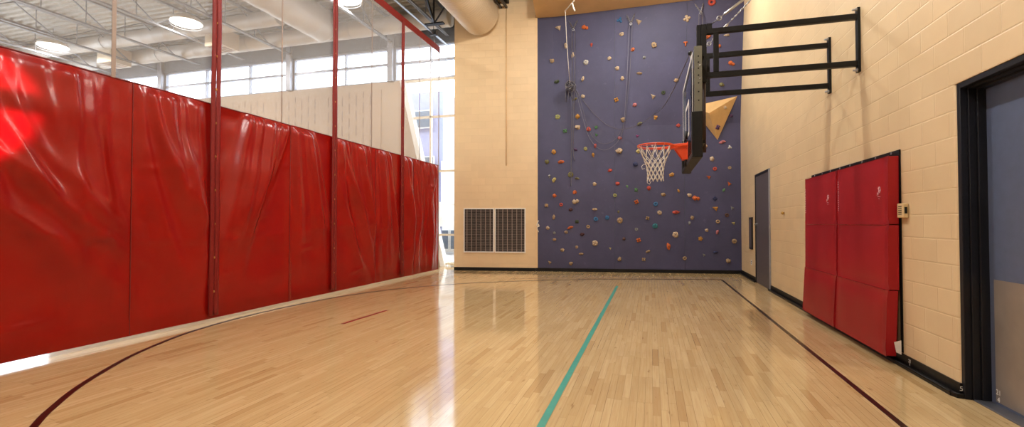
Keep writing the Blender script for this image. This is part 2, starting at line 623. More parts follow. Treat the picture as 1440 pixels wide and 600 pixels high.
# ceiling: ribbed steel deck, ribs running across (X)
dk = MB()
y = -6.0
prof = []
while y < 15.6:
    prof += [(y, HT), (y + 0.09, HT), (y + 0.12, HT + 0.06), (y + 0.21, HT + 0.06), (y + 0.24, HT)]
    y += 0.24
vs = []; fs = []
for (yy, zz) in prof:
    vs += [(-24, yy, zz), (3.2, yy, zz)]
for i in range(len(prof) - 1):
    fs.append((2 * i, 2 * i + 2, 2 * i + 3, 2 * i + 1))
dk.add(vs, fs)
dk.box((-24, -6, HT + 0.07), (3.2, 15.6, HT + 0.2))
struct(dk.build('ceiling', M['deck']))

# ------------------------------------------------------------------ window wall of the hall beyond (Y = 14)
YW = 14.0
XL = -24.0
# cream wall under the clerestory with its raked right end
wl = MB()
wl.hexa([(XL, YW, 0), (-6.35, YW, 0), (-6.35, YW + 0.25, 0), (XL, YW + 0.25, 0),
         (XL, YW, 5.96), (-7.80, YW, 5.96), (-7.80, YW + 0.25, 5.96), (XL, YW + 0.25, 5.96)])
struct(wl.build('wall_hall', M['wall_p']))
struct(MB().hexa([(-6.35, YW - 0.06, 0), (-6.2, YW - 0.06, 0), (-6.2, YW + 0.2, 0), (-6.35, YW + 0.2, 0),
                  (-7.80, YW - 0.06, 5.96), (-7.64, YW - 0.06, 5.96), (-7.64, YW + 0.2, 5.96), (-7.80, YW + 0.2, 5.96)]).build('trim_3', M['white']))
struct(MB().box((XL, YW, 7.08), (-5.3, YW + 0.3, HT)).build('trim_4', M['jst']))
struct(MB().box((-7.0, YW - 0.25, 7.50), (-5.0, YW, 7.86)).build('trim_5', M['navy']))


def window(name, x0, x1, z0, z1, verts, hors, fm, y=YW + 0.1):
    f = MB()
    w = 0.05
    for (a, b2) in ((x0, x0 + w), (x1 - w, x1)):
        f.box((a, y - 0.06, z0), (b2, y + 0.06, z1))
    for (a, b2) in ((z0, z0 + w), (z1 - w, z1)):
        f.box((x0 + w, y - 0.06, a), (x1 - w, y + 0.06, b2))
    for v in verts: f.box((v - 0.025, y - 0.055, z0 + w), (v + 0.025, y + 0.055, z1 - w))
    for h in hors: f.box((x0 + w, y - 0.055, h - 0.03), (x1 - w, y + 0.055, h + 0.03))
    o = struct(f.build(name, fm))
    MB().box((x0 + 0.02, y - 0.005, z0 + 0.02), (x1 - 0.02, y + 0.005, z1 - 0.02)).build('window_pane', M['glass'], o)
    return o


wc = [-23.9, -18.0, -12.1, -8.2]
xs = [(-23.9, -18.12, (-21.0,)), (-17.9, -12.2, (-15.9, -13.9)), (-12.0, -8.25, (-9.9,))]
for i, (a, b2, vv) in enumerate(xs):
    window('window_%d' % (i + 1), a, b2, 5.96, 7.08, vv, (6.56,), M['winf'])
window('window_4', -8.03, -5.3, 5.96, 7.08, (-6.76,), (6.56,), M['winf'])
window('window_5', -7.9, -5.3, 0.05, 5.96, (-6.76,), (0.98, 3.0, 4.74), M['winc'])
for x in (-18.0, -12.1, -8.14):
    struct(MB().box((x - 0.09, YW - 0.12, 5.96), (x + 0.09, YW + 0.2, HT)).build('trim_%d' % (6 + int(-x) % 5), M['winf']))
struct(MB().box((-5.3, YW, 0), (-4.6, YW + 0.4, HT)).build('wall_corner', M['wall_f']))
# glazed side wall far to the left
struct(MB().box((XL - 0.2, -6, 0), (XL, 15, 0.9)).box((XL - 0.2, -6, 6.9), (XL, 15, HT)).build('wall_left', M['wall_p']))
wf = MB()
for k in range(9): wf.box((XL - 0.1, -5.9 + k * 2.55, 0.9), (XL, -5.8 + k * 2.55, 6.9))
for z in (2.4, 4.4, 6.5): wf.box((XL - 0.09, -6, z), (XL - 0.01, 14.6, z + 0.08))
wo = struct(wf.build('window_6', M['winf']))
MB().box((XL - 0.055, -6, 0.9), (XL - 0.045, 14.6, 6.9)).build('window_pane', M['glass'], wo)

# slotted acoustic panels on the cream wall
MB().box((-16.1, YW - 0.02, 3.2), (-8.5, YW, 5.72)).build('acoustic_board', M['slots'], bpy.data.objects['wall_hall'])

# ------------------------------------------------------------------ roof steel
def joist(x, n):
    t = thing('roof_joist', (x, 4.8, 7.2), 'grey open-web steel roof joist, %s counted leftwards from the red curtain' % n, 'roof joist', 'roof joists of the hall')
    m = MB()
    for s2 in (-0.03, 0.03): m.box((x + s2 - 0.022, -5.9, 7.2), (x + s2 + 0.022, 13.9, 7.25))
    m.build('bottom_chord', M['jst'], t)
    m = MB().box((x - 0.05, -5.9, 7.93), (x + 0.05, 13.9, 7.995)); m.build('top_chord', M['jst'], t)
    m = MB(); yy = -5.8; up = False
    while yy < 12.7:
        m.bar((x, yy, 7.25 if up else 7.93), (x, yy + 1.1, 7.93 if up else 7.25), 0.03, 0.03)
        m.bar((x, yy + 0.55, 7.25), (x, yy + 0.55, 7.93), 0.02, 0.02, (0, 1, 0))
        up = not up; yy += 1.1
    m.build('web', M['jst'], t)
ORD = ['first', 'second', 'third', 'fourth', 'fifth', 'sixth', 'seventh', 'eighth', 'ninth', 'tenth']
for i, x in enumerate((-6.1, -8.1, -12.05, -14.05, -16.05, -18.2, -20.2, -22.2)):
    joist(x, ORD[i])

def ribbed_duct(name, p0, p1, r, label, mat, rib=0.09, par=None):
    """round spiral duct, its ribs turned into the surface"""
    p0 = Vector(p0); p1 = Vector(p1); L = (p1 - p0).length
    n = int(L / rib); pts = []; rs = []
    for i in range(n):
        for (t, dr) in ((0.0, 0), (0.80, 0), (0.87, 0.006), (0.93, 0.006)):
            pts.append(p0.lerp(p1, (i + t) / n)); rs.append(r + dr)
    pts.append(p1); rs.append(r)
    o = MB().tube(pts, rs, 36).build(name, mat, origin=p0)
    tag(o, label, 'duct')
    d = (p1 - p0).normalized()
    for k in range(3):
        q = p1 - d * (3.4 + 4.0 * k)
        MB().cyl(q + Vector((0, 0, r * .9)), (q.x, q.y, HT + 0.07), 0.01, 6).torus(q, d, r + .008, .008, 40, 5).build('hanger', M['steel'], o)
    return o

a = FW(7.03, 7.24, 0.052)
ribbed_duct('round_duct', (a.x, -5.5, 7.24), (a.x, a.y - 0.15, 7.24), 0.545, 'large cream spiral duct ending at the tall beige pillar', M['duct'])
ribbed_duct('round_duct', (-9.9, -5.5, 7.56), (-9.9, 12.9, 7.56), 0.50, 'large pale round duct seen through the mesh between the two tall red straps', M['duct2'], rib=0.6)
ribbed_duct('round_duct', (-23.5, 13.3, 7.50), (-5.75, 13.3, 7.50), 0.26, 'long pale round duct running along above the clerestory windows', M['duct2'], rib=0.5)
ribbed_duct('round_duct', (-23.5, 12.28, 7.72), (-11.0, 12.28, 7.72), 0.24, 'pale round duct crossing the hall ceiling, nearer than the window duct', M['duct2'], rib=0.5)
# branch box with grille
for (x, y2, z, lab) in ((-18.6, 12.7, 7.05, 'pale square supply diffuser under the crossing duct at far left'), (-13.6, 12.6, 7.1, 'pale square supply diffuser under the duct beside the near red strap')):
    t = thing('ceiling_diffuser', (x, y2, z), lab, 'diffuser')
    MB().box((x - 0.35, y2 - 0.35, z), (x + 0.35, y2 + 0.35, z + 0.55)).build('housing', M['duct'], t, bevel=0.01)
    g = MB()
    for k in range(5): g.box((x - 0.3, y2 - 0.26 + k * 0.12, z - 0.02), (x + 0.3, y2 - 0.23 + k * 0.12, z - 0.001))
    g.build('louvre', M['meshseam'], t)
# steel strut pair over the pillar
t = thing('ceiling_strut', (-4.1, 10, 7.5), 'dark steel double strut running beside the large duct to the beige pillar', 'strut')
for dx in (-0.1, 0.06):
    MB().box((-4.0 + dx - 0.03, 3, 7.47), (-4.0 + dx + 0.03, 13.2, 7.53)).build('rail', M['dsteel'], t)
MB().box((-4.02, 3, 7.60), (-3.86, 13.1, 7.75)).build('rail', M['black'], t)
# curtain pipe with chain hangers
t = thing('curtain_track_pipe', (-6.0, 12.4, 6.95), 'galvanised pipe above the far end of the red divider curtain', 'pipe')
MB().cyl((-5.9, -3, 6.72), (-5.9, 13.4, 6.72), 0.03).build('pipe', M['steel'], t)
for yy in (4.0, 8.0, 12.45):
    MB().box((-6.0, yy - 0.05, 6.66), (-5.8, yy + 0.05, 6.79)).build('clamp', M['dsteel'], t)
    MB().cyl((-5.9, yy, 6.79), (-5.9, yy, HT + .02), 0.008, 6).build('hanger_rod', M['dsteel'], t)
    MB().cyl((-5.85, yy, 6.36), (-5.9, yy, 6.67), 0.008, 6).build('drop_chain', M['steel'], t)
t = thing('beam_end_bracket', (-6.0, 12.4, 7.0), 'black bracket plate with diagonal struts under the joist above the curtain end', 'bracket')
MB().box((-6.2, 12.45, 7.0), (-5.62, 12.6, 7.035)).build('plate', M['black'], t)
m = MB()
m.bar((-5.9, 12.5, 7.03), (-6.1, 12.2, 7.95), 0.05, 0.05); m.bar((-5.9, 12.5, 7.03), (-5.3, 12.6, 7.95), 0.035, 0.035)
m.bar((-5.92, 12.5, 7.03), (-5.92, 12.5, 7.95), 0.04, 0.04, (0, 1, 0))
m.build('strut', M['dsteel'], t)

# ------------------------------------------------------------------ high-bay lamps
def high_bay(x, y, z, label, power, globe=False):
    t = thing('high_bay_light', (x, y, z), label, 'ceiling light', 'round high-bay lights')
    MB().cyl((x, y, z), (x, y, z + 0.02), 0.40, 32).build('lens', M['lampw'], t)
    m = MB()
    m.tube([(x, y, z + 0.021), (x, y, z + 0.12), (x, y, z + 0.25), (x, y, z + 0.3)], [0.44, 0.40, 0.2, 0.1], 32)
    m.build('reflector', M['lampb'], t)
    m = MB().torus((x, y, z - 0.06), (0, 0, 1), 0.42, 0.008, 32, 6)
    for k in range(6):
        a2 = k * PI / 3
        m.tube([(x + 0.44 * math.cos(a2), y + 0.44 * math.sin(a2), z + 0.03), (x + 0.42 * math.cos(a2), y + 0.42 * math.sin(a2), z - 0.06)], 0.006, 5)
    m.build('wire_guard', M['steel'], t)
    MB().cyl((x, y, z + 0.3), (x, y, HT + 0.07), 0.012, 6).build('stem', M['steel'], t)
    if globe:      # open reflector that also throws light sideways
        ld = bpy.data.lights.new('lamp_bulb', 'POINT'); ld.shadow_soft_size = 0.13; ld.energy = power
    else:
        ld = bpy.data.lights.new('lamp_bulb', 'AREA'); ld.shape = 'DISK'; ld.size = 0.8; ld.energy = power
    ld.color = (1.0, 0.96, 0.90)
    lo = bpy.data.objects.new('lamp_bulb', ld); COL.objects.link(lo)
    lo.parent = t; lo.location = (0, 0, -0.16)
    return t

high_bay(-13.53, 11.25, 7.40, 'round glowing high-bay light beyond the curtain, just left of the tall near strap', 150)
high_bay(-19.75, 11.5, 7.40, 'round glowing high-bay light at the far left, low over the curtain top', 150)
high_bay(-7.95, 11.25, 7.42, 'round glowing high-bay light cut off by the top of the picture', 150)
high_bay(-13.5, 5.0, 7.4, 'round high-bay light out over the middle of the hall beyond the curtain', 150)
high_bay(0.2, 11.3, 7.4, 'round high-bay light above the climbing wall end of the court', 370, True)
high_bay(-1.6, 6.8, 7.4, 'round high-bay light straight out from the basketball hoop', 520, True)
high_bay(-1.6, 2.2, 7.4, 'round high-bay light above the near court', 500, True)
high_bay(-1.6, -2.4, 7.4, 'round high-bay light above and behind the viewer', 400, True)

# ------------------------------------------------------------------ divider curtain
cur = thing('divider_curtain', (XC, 6.0, 0.05), 'long red vinyl gym divider curtain with white mesh top hung along the left side', 'curtain')
YE = 12.56
CT = 2.98
joints = [-2.6, 0.0, 1.55, 4.15, 5.22, 6.70, 7.81, 9.30, 10.40, 11.05, 12.56]
straps = [0.0, 2.6, 5.22, 7.81, 10.40]
CT = 2.98


FOLDS = []
def add_folds(y0, y1, kind, n, amp, seed):
    rn = random.Random(seed); L = y1 - y0
    for k in range(n):
        f = (k + rn.uniform(.2, .8)) / n
        if kind == 'sweep_right':      # start along the top, curve down towards the right-hand edge
            yt = y0 + L * f * .85; yb = yt + (y1 - yt) * rn.uniform(.55, .95); p = rn.uniform(1.5, 2.2); zb = rn.uniform(.5, 1.5)
        elif kind == 'fan_left':       # gathered at the top right, opening down to the left
            yt = y1 - L * .62 * f; yb = y0 + L * (1 - f) * .55 - L * .02; p = rn.uniform(.9, 1.2); zb = rn.uniform(.5, 1.7)
        elif kind == 'fan_right':
            yt = y0 + L * .5 * f; yb = y0 + L * (.15 + .85 * f); p = rn.uniform(1.0, 1.5); zb = rn.uniform(.4, 1.3)
        else:
            yt = y0 + L * f; yb = yt + rn.uniform(-.02, .14) * L; p = 1.3; zb = rn.uniform(.2, .9)
        FOLDS.append((yt, yb, p, CT + .25 - rn.uniform(0, .25), zb, rn.uniform(.034, .085) * (1.0 if kind != 'upright' else .8), 1.5 * amp * rn.uniform(.6, 1.25)))
add_folds(-2.6, 0.0, 'upright', 12, .03, 1)
add_folds(0.0, 1.55, 'fan_left', 8, .03, 2)
add_folds(1.55, 4.15, 'sweep_right', 19, .024, 3)
add_folds(1.55, 4.15, 'upright', 5, .018, 31)
add_folds(4.15, 5.22, 'sweep_right', 10, .036, 4)
add_folds(5.22, 6.70, 'fan_left', 12, .032, 5)
add_folds(6.70, 7.81, 'fan_right', 9, .034, 6)
add_folds(7.81, 9.30, 'sweep_right', 10, .040, 7)
add_folds(9.30, 10.40, 'fan_right', 8, .040, 8)
add_folds(10.40, 11.05, 'sweep_right', 5, .045, 9)
add_folds(11.05, 12.56, 'upright', 9, .055, 10)
add_folds(11.05, 12.56, 'fan_left', 4, .03, 11)


def fold(Y, Z):
    t = max(0.0, min(1.0, Z / CT))
    a = 0.0
    for (yt, yb, p, zt, zb, w, am) in FOLDS:
        if Y < min(yt, yb) - .4 or Y > max(yt, yb) + .4: continue
        s = (zt - Z) / (zt - zb)
        if s > 1.35: continue
        sc = min(max(s, 0), 1.35)
        yc = yt + (yb - yt) * sc ** p
        fade = 1 - max(0.0, min(1.0, (s - .55) / .8)) ** 1.0
        fade = fade * fade * (3 - 2 * fade)
        ww = w * (1 + 1.1 * sc)
        d = (Y - yc) / ww
        # crisp on one side, soft on the other
        g = math.exp(-d * d) if d > 0 else math.exp(-(d * .6) ** 2)
        a += am * fade * g
    a -= 0.02
    a += 0.045 * noise.noise(Vector((Y * 0.8, 3.1, Z * .25)))
    a += 0.020 * noise.noise(Vector((Y * 0.9, Z * 2.6, 5.0))) + 0.005 * noise.noise(Vector((Y * 4, Z * 5, 9.0)))
    # pressed storage crease and short cross wrinkles
    cr = Z - 1.22 - 0.10 * math.sin(Y * 0.9)
    a += 0.008 * math.exp(-(cr / 0.03) ** 2)
    for q in range(14):
        yq = 3.2 + q * .68 + .2 * math.sin(q * 5.1); zq = .35 + (q * .83 % 2.2)
        dz = Z - zq - .12 * (Y - yq); dy = Y - yq
        if abs(dy) < .5 and abs(dz) < .15: a += .016 * math.exp(-(dz / .03) ** 2 - (dy / .2) ** 2)
    for j in joints:
        d = abs(Y - j)
        if d < 0.4: a *= 1 - 0.92 * math.exp(-(d / (0.11 if j in straps else 0.06)) ** 2)
    top = math.exp(-((Z - CT) / 0.07) ** 2)
    a *= 1 - 0.8 * top
    bot = math.exp(-((Z - 0.10) / 0.12) ** 2)
    return a * (1 - 0.6 * bot)


def Xs(Y, Z):
    return XC + fold(Y, Z)


for i in range(len(joints) - 1):
    y0, y1 = joints[i], joints[i + 1]
    nu = max(8, int((y1 - y0) / 0.022))
    mb = MB()
    def pt(u, v, y0=y0, y1=y1):
        Y = y0 + (y1 - y0) * u
        Z = 0.06 + (CT - 0.06) * v
        return (Xs(Y, Z), Y, Z)
    mb.grid(pt, nu, 80)
    o = mb.build('vinyl_panel', M['vinyl'], cur)
# dark hem fold at the foot and bound top edge
h = MB().grid(lambda u, v: (Xs(-2.6 + (YE + 2.6) * u, 0.30) * 0.3 + 0.7 * Xs(-2.6 + (YE + 2.6) * u, 0.06 + 0.20 * v) + 0.006, -2.6 + (YE + 2.6) * u, 0.052 + 0.17 * v), 420, 4).build('bottom_hem', M['vinyl'], cur)
MB().tube([(Xs(-2.6 + (YE + 2.6) * k / 700, CT) + 0.003, -2.6 + (YE + 2.6) * k / 700, CT) for k in range(701)], 0.008, 5).build('bound_edge', M['seam'], cur)
for j in joints[:-1]:
    if j in straps: continue
    MB().tube([(Xs(j, 0.06 + (CT - 0.06) * k / 60) + 0.003, j, 0.06 + (CT - 0.06) * k / 60) for k in range(61)], 0.006, 5).build('seam', M['seam'], cur)
# clear mesh above
ZT = 6.30
TB = 6.22
MB().grid(lambda u, v: (XC + 0.008 * noise.noise(Vector((u * 40, v * 3, 0))), -2.6 + (YE + 2.6) * u, CT + (ZT - CT) * v), 160, 12).build('mesh_panel', M['haze'], cur)
bnd = MB().box((XC - 0.012, -2.6, 6.20), (XC + 0.012, YE + 0.05, 6.37)).build('top_band', M['band'], cur, bevel=0.004)
for j in (1.55, 3.93, 6.49, 9.12, 11.35):
    w = 0.045 if j < 5 else 0.022
    MB().box((XC + 0.006, j - w / 2, CT), (XC + 0.012, j + w / 2, 6.2)).build('mesh_seam', M['meshseam'], cur)
# bound vertical end
MB().tube([(Xs(YE, 0.06 + 6.2 * k / 60) if k < 28 else XC, YE - 0.01, 0.06 + 6.15 * k / 60) for k in range(61)], 0.014, 6).build('end_cord', M['meshseam'], cur)
for si, sy in enumerate(straps):
    st = MB()
    n = 60
    for s2 in (-1, 1):
        def p2(u, v, s2=s2, sy=sy):
            Y = sy + s2 * (0.004 + 0.074 * u)
            Z = 0.10 + 6.12 * v
            bulge = 0.028 + 0.010 * math.sin(PI * u) + 0.005 * noise.noise(Vector((sy, Z * 2.3, s2)))
            base = Xs(Y, Z) if Z < CT else XC
            return (XC + 0.022 + bulge, Y + 0.006 * noise.noise(Vector((Z * 1.1, sy, 1))), Z)
        st.grid(p2, 4, 90)
    so = st.build('strap', M['band'], cur)
    so.modifiers.new('thickness', 'SOLIDIFY').thickness = 0.006
    for k in range(13):
        Z = 0.42 + k * 0.46
        if sy < 2: continue
        X = XC + 0.022 + 0.030
        MB().sphere((X, sy, Z), (0.008, 0.017, 0.017), 8).build('grommet', M['brass'], so)

# ------------------------------------------------------------------ climbing wall
def over(u, z):
    """overhang of the main face towards the top right"""
    k = max(0.0, (z - 4.0) / 3.2)
    s = max(0.0, (4.95 - u) / 4.95)
    return 0.02 + k * (0.75 * s)

cw = MB()
NU, NV = 44, 60
cw.grid(lambda u, v: FW(U_P0 * (1 - u), 7.3 * v, over(U_P0 * (1 - u), 7.3 * v)), NU, NV, False)
cwr = thing('climbing_wall', FW(2.7, 0, 0), 'tall blue-purple indoor climbing wall filling the far end of the court', 'climbing wall')
cwo = cw.build('panel', M['climb'], cwr)
cwo.modifiers.new('thickness', 'SOLIDIFY').thickness = 0.015
# bolted panel joints
jn = MB()
for u in (1.45, 3.3):
    jn.tube([FW(u, z * 0.1, over(u, z * 0.1) + 0.0005) for z in range(1, 72)], 0.004, 4)
jn.build('panel_joint', M['navy'], cwr)
bvh = BVHTree.FromPolygons(cw.v, cw.f)


def on_wall(x, y):
    loc, n, i, d = bvh.ray_cast(EYE, sight(x, y))
    if loc is None: return None
    if n.dot(sight(x, y)) > 0: n = -n
    return loc, n


# triangular plywood volume
A = on_wall(1037, 135)[0]; B = on_wall(1009, 197)[0]; C = on_wall(972, 150)[0]
Dp = on_wall(1000, 161)
D = on_wall(1004, 158)[0] + Vector((0, 0, 0))
dd = sight(997, 159)
# the peak stands 0.34 m off the wall on the line of sight of its corner
base_hit = on_wall(997, 159)[0]
D = EYE + dd * ((base_hit - EYE).length * (1 - 0.34 / 13.2))
vm = MB().add([A, B, C, D], [(0, 3, 2), (0, 1, 3), (1, 2, 3), (0, 2, 1)])
vo = thing('climbing_volume', C, 'triangular plywood climbing volume jutting from the blue wall behind the backboard', 'climbing volume')
vmo = vm.build('plywood_shell', M['wood'], vo, bevel=0.004)
vbvh = BVHTree.FromPolygons(vm.v, vm.f)


def on_volume(x, y):
    loc, n, i, d = vbvh.ray_cast(EYE, sight(x, y))
    if loc is None: return None
    if n.dot(sight(x, y)) > 0: n = -n
    return loc, n


# holds: x, y in the photograph's frame give where each one sits on the wall; colour, shape, size in px
def Z(x0, y0, s, rows):
    return [(x0 + r[0] / s, y0 + r[1] / s) + tuple(r[2:]) for r in rows]

HOLDS = Z(750, 0, 4.613, [
    (162, 183, 'cream', 'wedge', 9), (336, 180, 'orange', 'twin', 9), (560, 131, 'blue', 'spread', 9),
    (573, 222, 'cream', 'lump', 7), (212, 297, 'cream', 'tall', 8), (377, 288, 'red', 'peg', 5), (645, 322, 'orange', 'lump', 6),
    (255, 358, 'cream', 'tall', 7), (121, 395, 'tan', 'lump', 7), (341, 404, 'white', 'disc', 8), (493, 378, 'cream', 'lump', 6),
    (544, 443, 'cream', 'lump', 6), (320, 512, 'cream', 'tall', 7), (577, 508, 'cream', 'lump', 6), (152, 530, 'dark green', 'lump', 7)])
HOLDS += Z(750, 130, 4.613, [
    (322, 25, 'cream', 'lump', 6), (270, 43, 'olive', 'crimp', 6), (538, 47, 'mustard', 'block', 7), (658, 80, 'pink', 'lump', 6),
    (157, 158, 'yellow-green', 'disc', 8), (288, 155, 'mustard', 'lump', 7), (206, 249, 'green', 'block', 7), (288, 225, 'cream', 'lump', 7),
    (358, 238, 'red', 'lump', 7), (407, 226, 'green', 'ring', 5), (408, 275, 'green', 'wedge', 6), (580, 175, 'tan', 'lump', 7),
    (675, 282, 'magenta', 'spread', 5), (561, 295, 'pink', 'lump', 6), (402, 345, 'red', 'tall', 6), (338, 365, 'yellow-green', 'disc', 6),
    (388, 402, 'mustard', 'peg', 6), (557, 378, 'cream', 'lump', 9), (680, 380, 'yellow', 'lump', 6), (134, 386, 'mustard', 'lump', 7), (88, 450, 'olive', 'lump', 7),
    (180, 450, 'orange', 'crimp', 9), (273, 370, 'purple', 'lump', 5), (497, 505, 'red', 'lump', 6), (661, 465, 'navy', 'lump', 7), (242, 533, 'olive', 'disc', 9),
    (283, 557, 'olive', 'crimp', 6), (104, 540, 'grey', 'peg', 5), (134, 567, 'yellow', 'tall', 8), (398, 593, 'cream', 'lump', 6), (546, 590, 'red', 'lump', 6)])
HOLDS += Z(750, 260, 4.613, [
    (608, 8, 'green', 'peg', 4), (668, 33, 'green', 'letter R', 6), (268, 46, 'orange', 'lump', 7), (137, 69, 'orange', 'lump', 6), (276, 108, 'cream', 'twin', 10),
    (529, 67, 'yellow-green', 'ring', 6), (84, 133, 'tan', 'lump', 6), (180, 127, 'red', 'ring', 6), (242, 160, 'maroon', 'lump', 6), (398, 157, 'cream', 'crimp', 7),
    (669, 109, 'orange', 'block', 7), (133, 208, 'tan', 'tall', 7), (552, 172, 'olive', 'peg', 4), (284, 237, 'dark green', 'lump', 6), (405, 221, 'blue', 'ring', 7),
    (479, 212, 'blue', 'disc', 7), (562, 229, 'tan', 'disc', 9), (94, 278, 'cream', 'lump', 6), (240, 276, 'orange', 'crimp', 8), (213, 305, 'tan', 'lump', 6),
    (355, 270, 'tan', 'ring', 6), (136, 310, 'grey', 'spread', 5), (318, 320, 'maroon', 'lump', 6), (137, 353, 'tan', 'lump', 5), (668, 287, 'grey', 'ring', 5),
    (683, 357, 'orange', 'block', 7), (588, 349, 'brown', 'lump', 5), (400, 377, 'cream', 'disc', 9), (281, 402, 'tan', 'lump', 5), (498, 411, 'yellow', 'wedge', 4),
    (188, 420, 'tan', 'lump', 6), (310, 446, 'tan', 'crimp', 6), (558, 480, 'tan', 'lump', 7), (105, 503, 'tan', 'wedge', 6), (244, 508, 'tan', 'lump', 6)])
HOLDS += Z(890, 0, 4.6125, [
    (35, 143, 'cream', 'wedge', 9), (350, 120, 'cream', 'spread', 10), (510, 15, 'red', 'ring', 10), (137, 292, 'tan', 'lump', 8), (341, 286, 'orange', 'letter T', 7),
    (472, 190, 'cream', 'tall', 8), (483, 240, 'orange', 'crimp', 8), (610, 228, 'cream', 'crimp', 6), (560, 298, 'orange', 'lump', 5), (73, 372, 'grey', 'lump', 5),
    (640, 412, 'orange', 'twin', 8), (42, 475, 'tan', 'crimp', 7), (281, 520, 'tan', 'lump', 6), (575, 548, 'olive', 'lump', 6), (197, 600, 'dark green', 'ring', 6)])
HOLDS += Z(890, 130, 4.6125, [
    (128, 27, 'cream', 'wedge', 8), (147, 162, 'mustard', 'lump', 6), (45, 202, 'olive', 'crimp', 8), (293, 213, 'red', 'lump', 6),
    (579, 322, 'pink', 'crimp', 8), (628, 355, 'white', 'spread', 6), (470, 345, 'cream', 'lump', 5), (513, 430, 'cream', 'lump', 6), (531, 495, 'red', 'ring', 6),
    (627, 488, 'tan', 'ring', 5), (491, 549, 'orange', 'wedge', 6), (624, 592, 'orange', 'wedge', 6), (356, 515, 'grey', 'ring', 6), (250, 532, 'mustard', 'lump', 7),
    (125, 345, 'white', 'peg', 4), (637, 150, 'purple', 'lump', 5)])
HOLDS += Z(890, 260, 4.6125, [
    (104, 20, 'red', 'lump', 7), (296, 38, 'mustard', 'tall', 5), (197, 62, 'tan', 'lump', 6), (367, 65, 'cream', 'lump', 6), (410, 87, 'orange', 'twin', 10),
    (590, 33, 'green', 'tall', 5), (532, 88, 'navy', 'spread', 7), (147, 124, 'blue', 'ring', 7), (536, 154, 'mustard', 'wedge', 8), (642, 150, 'grey', 'wedge', 6),
    (173, 179, 'cream', 'disc', 7), (277, 176, 'red', 'crimp', 9), (609, 195, 'brown', 'ring', 6), (95, 215, 'tan', 'block', 6), (384, 211, 'tan', 'lump', 6),
    (367, 247, 'grey', 'tall', 5), (550, 237, 'tan', 'ring', 6), (652, 248, 'yellow', 'wedge', 5), (145, 265, 'teal', 'disc', 8), (478, 292, 'cream', 'lump', 5),
    (547, 304, 'pink', 'tall', 6), (276, 322, 'cream', 'disc', 9), (438, 348, 'mustard', 'spread', 7), (657, 365, 'tan', 'disc', 7), (230, 396, 'orange', 'tall', 9),
    (97, 430, 'tan', 'crimp', 6), (70, 482, 'tan', 'block', 6), (335, 475, 'tan', 'ring', 6), (460, 453, 'grey', 'wedge', 5), (536, 436, 'navy', 'crimp', 6), (618, 492, 'tan', 'lump', 6)])
VOLH = Z(890, 130, 4.6125, [(598, 97, 'cream', 'lump', 5), (550, 225, 'purple', 'spread', 8)])

SHW = {'wedge': 'wedge-shaped', 'twin': 'double-lobed', 'spread': 'spiky star-like', 'lump': 'rounded', 'tall': 'upright oblong', 'peg': 'tiny peg-like', 'disc': 'round bossed',
       'crimp': 'flat crimp', 'block': 'squarish', 'ring': 'ring-shaped', 'letter R': 'R-shaped', 'letter T': 'T-shaped'}


def ico(sub):
    import bmesh
    bm = bmesh.new(); bmesh.ops.create_icosphere(bm, subdivisions=sub, radius=1)
    bm.verts.ensure_lookup_table()
    v = [x.co.copy() for x in bm.verts]; f = [[q.index for q in p.verts] for p in bm.faces]
    bm.free(); return v, f
ICO = ico(3)
ICO2 = ico(2)


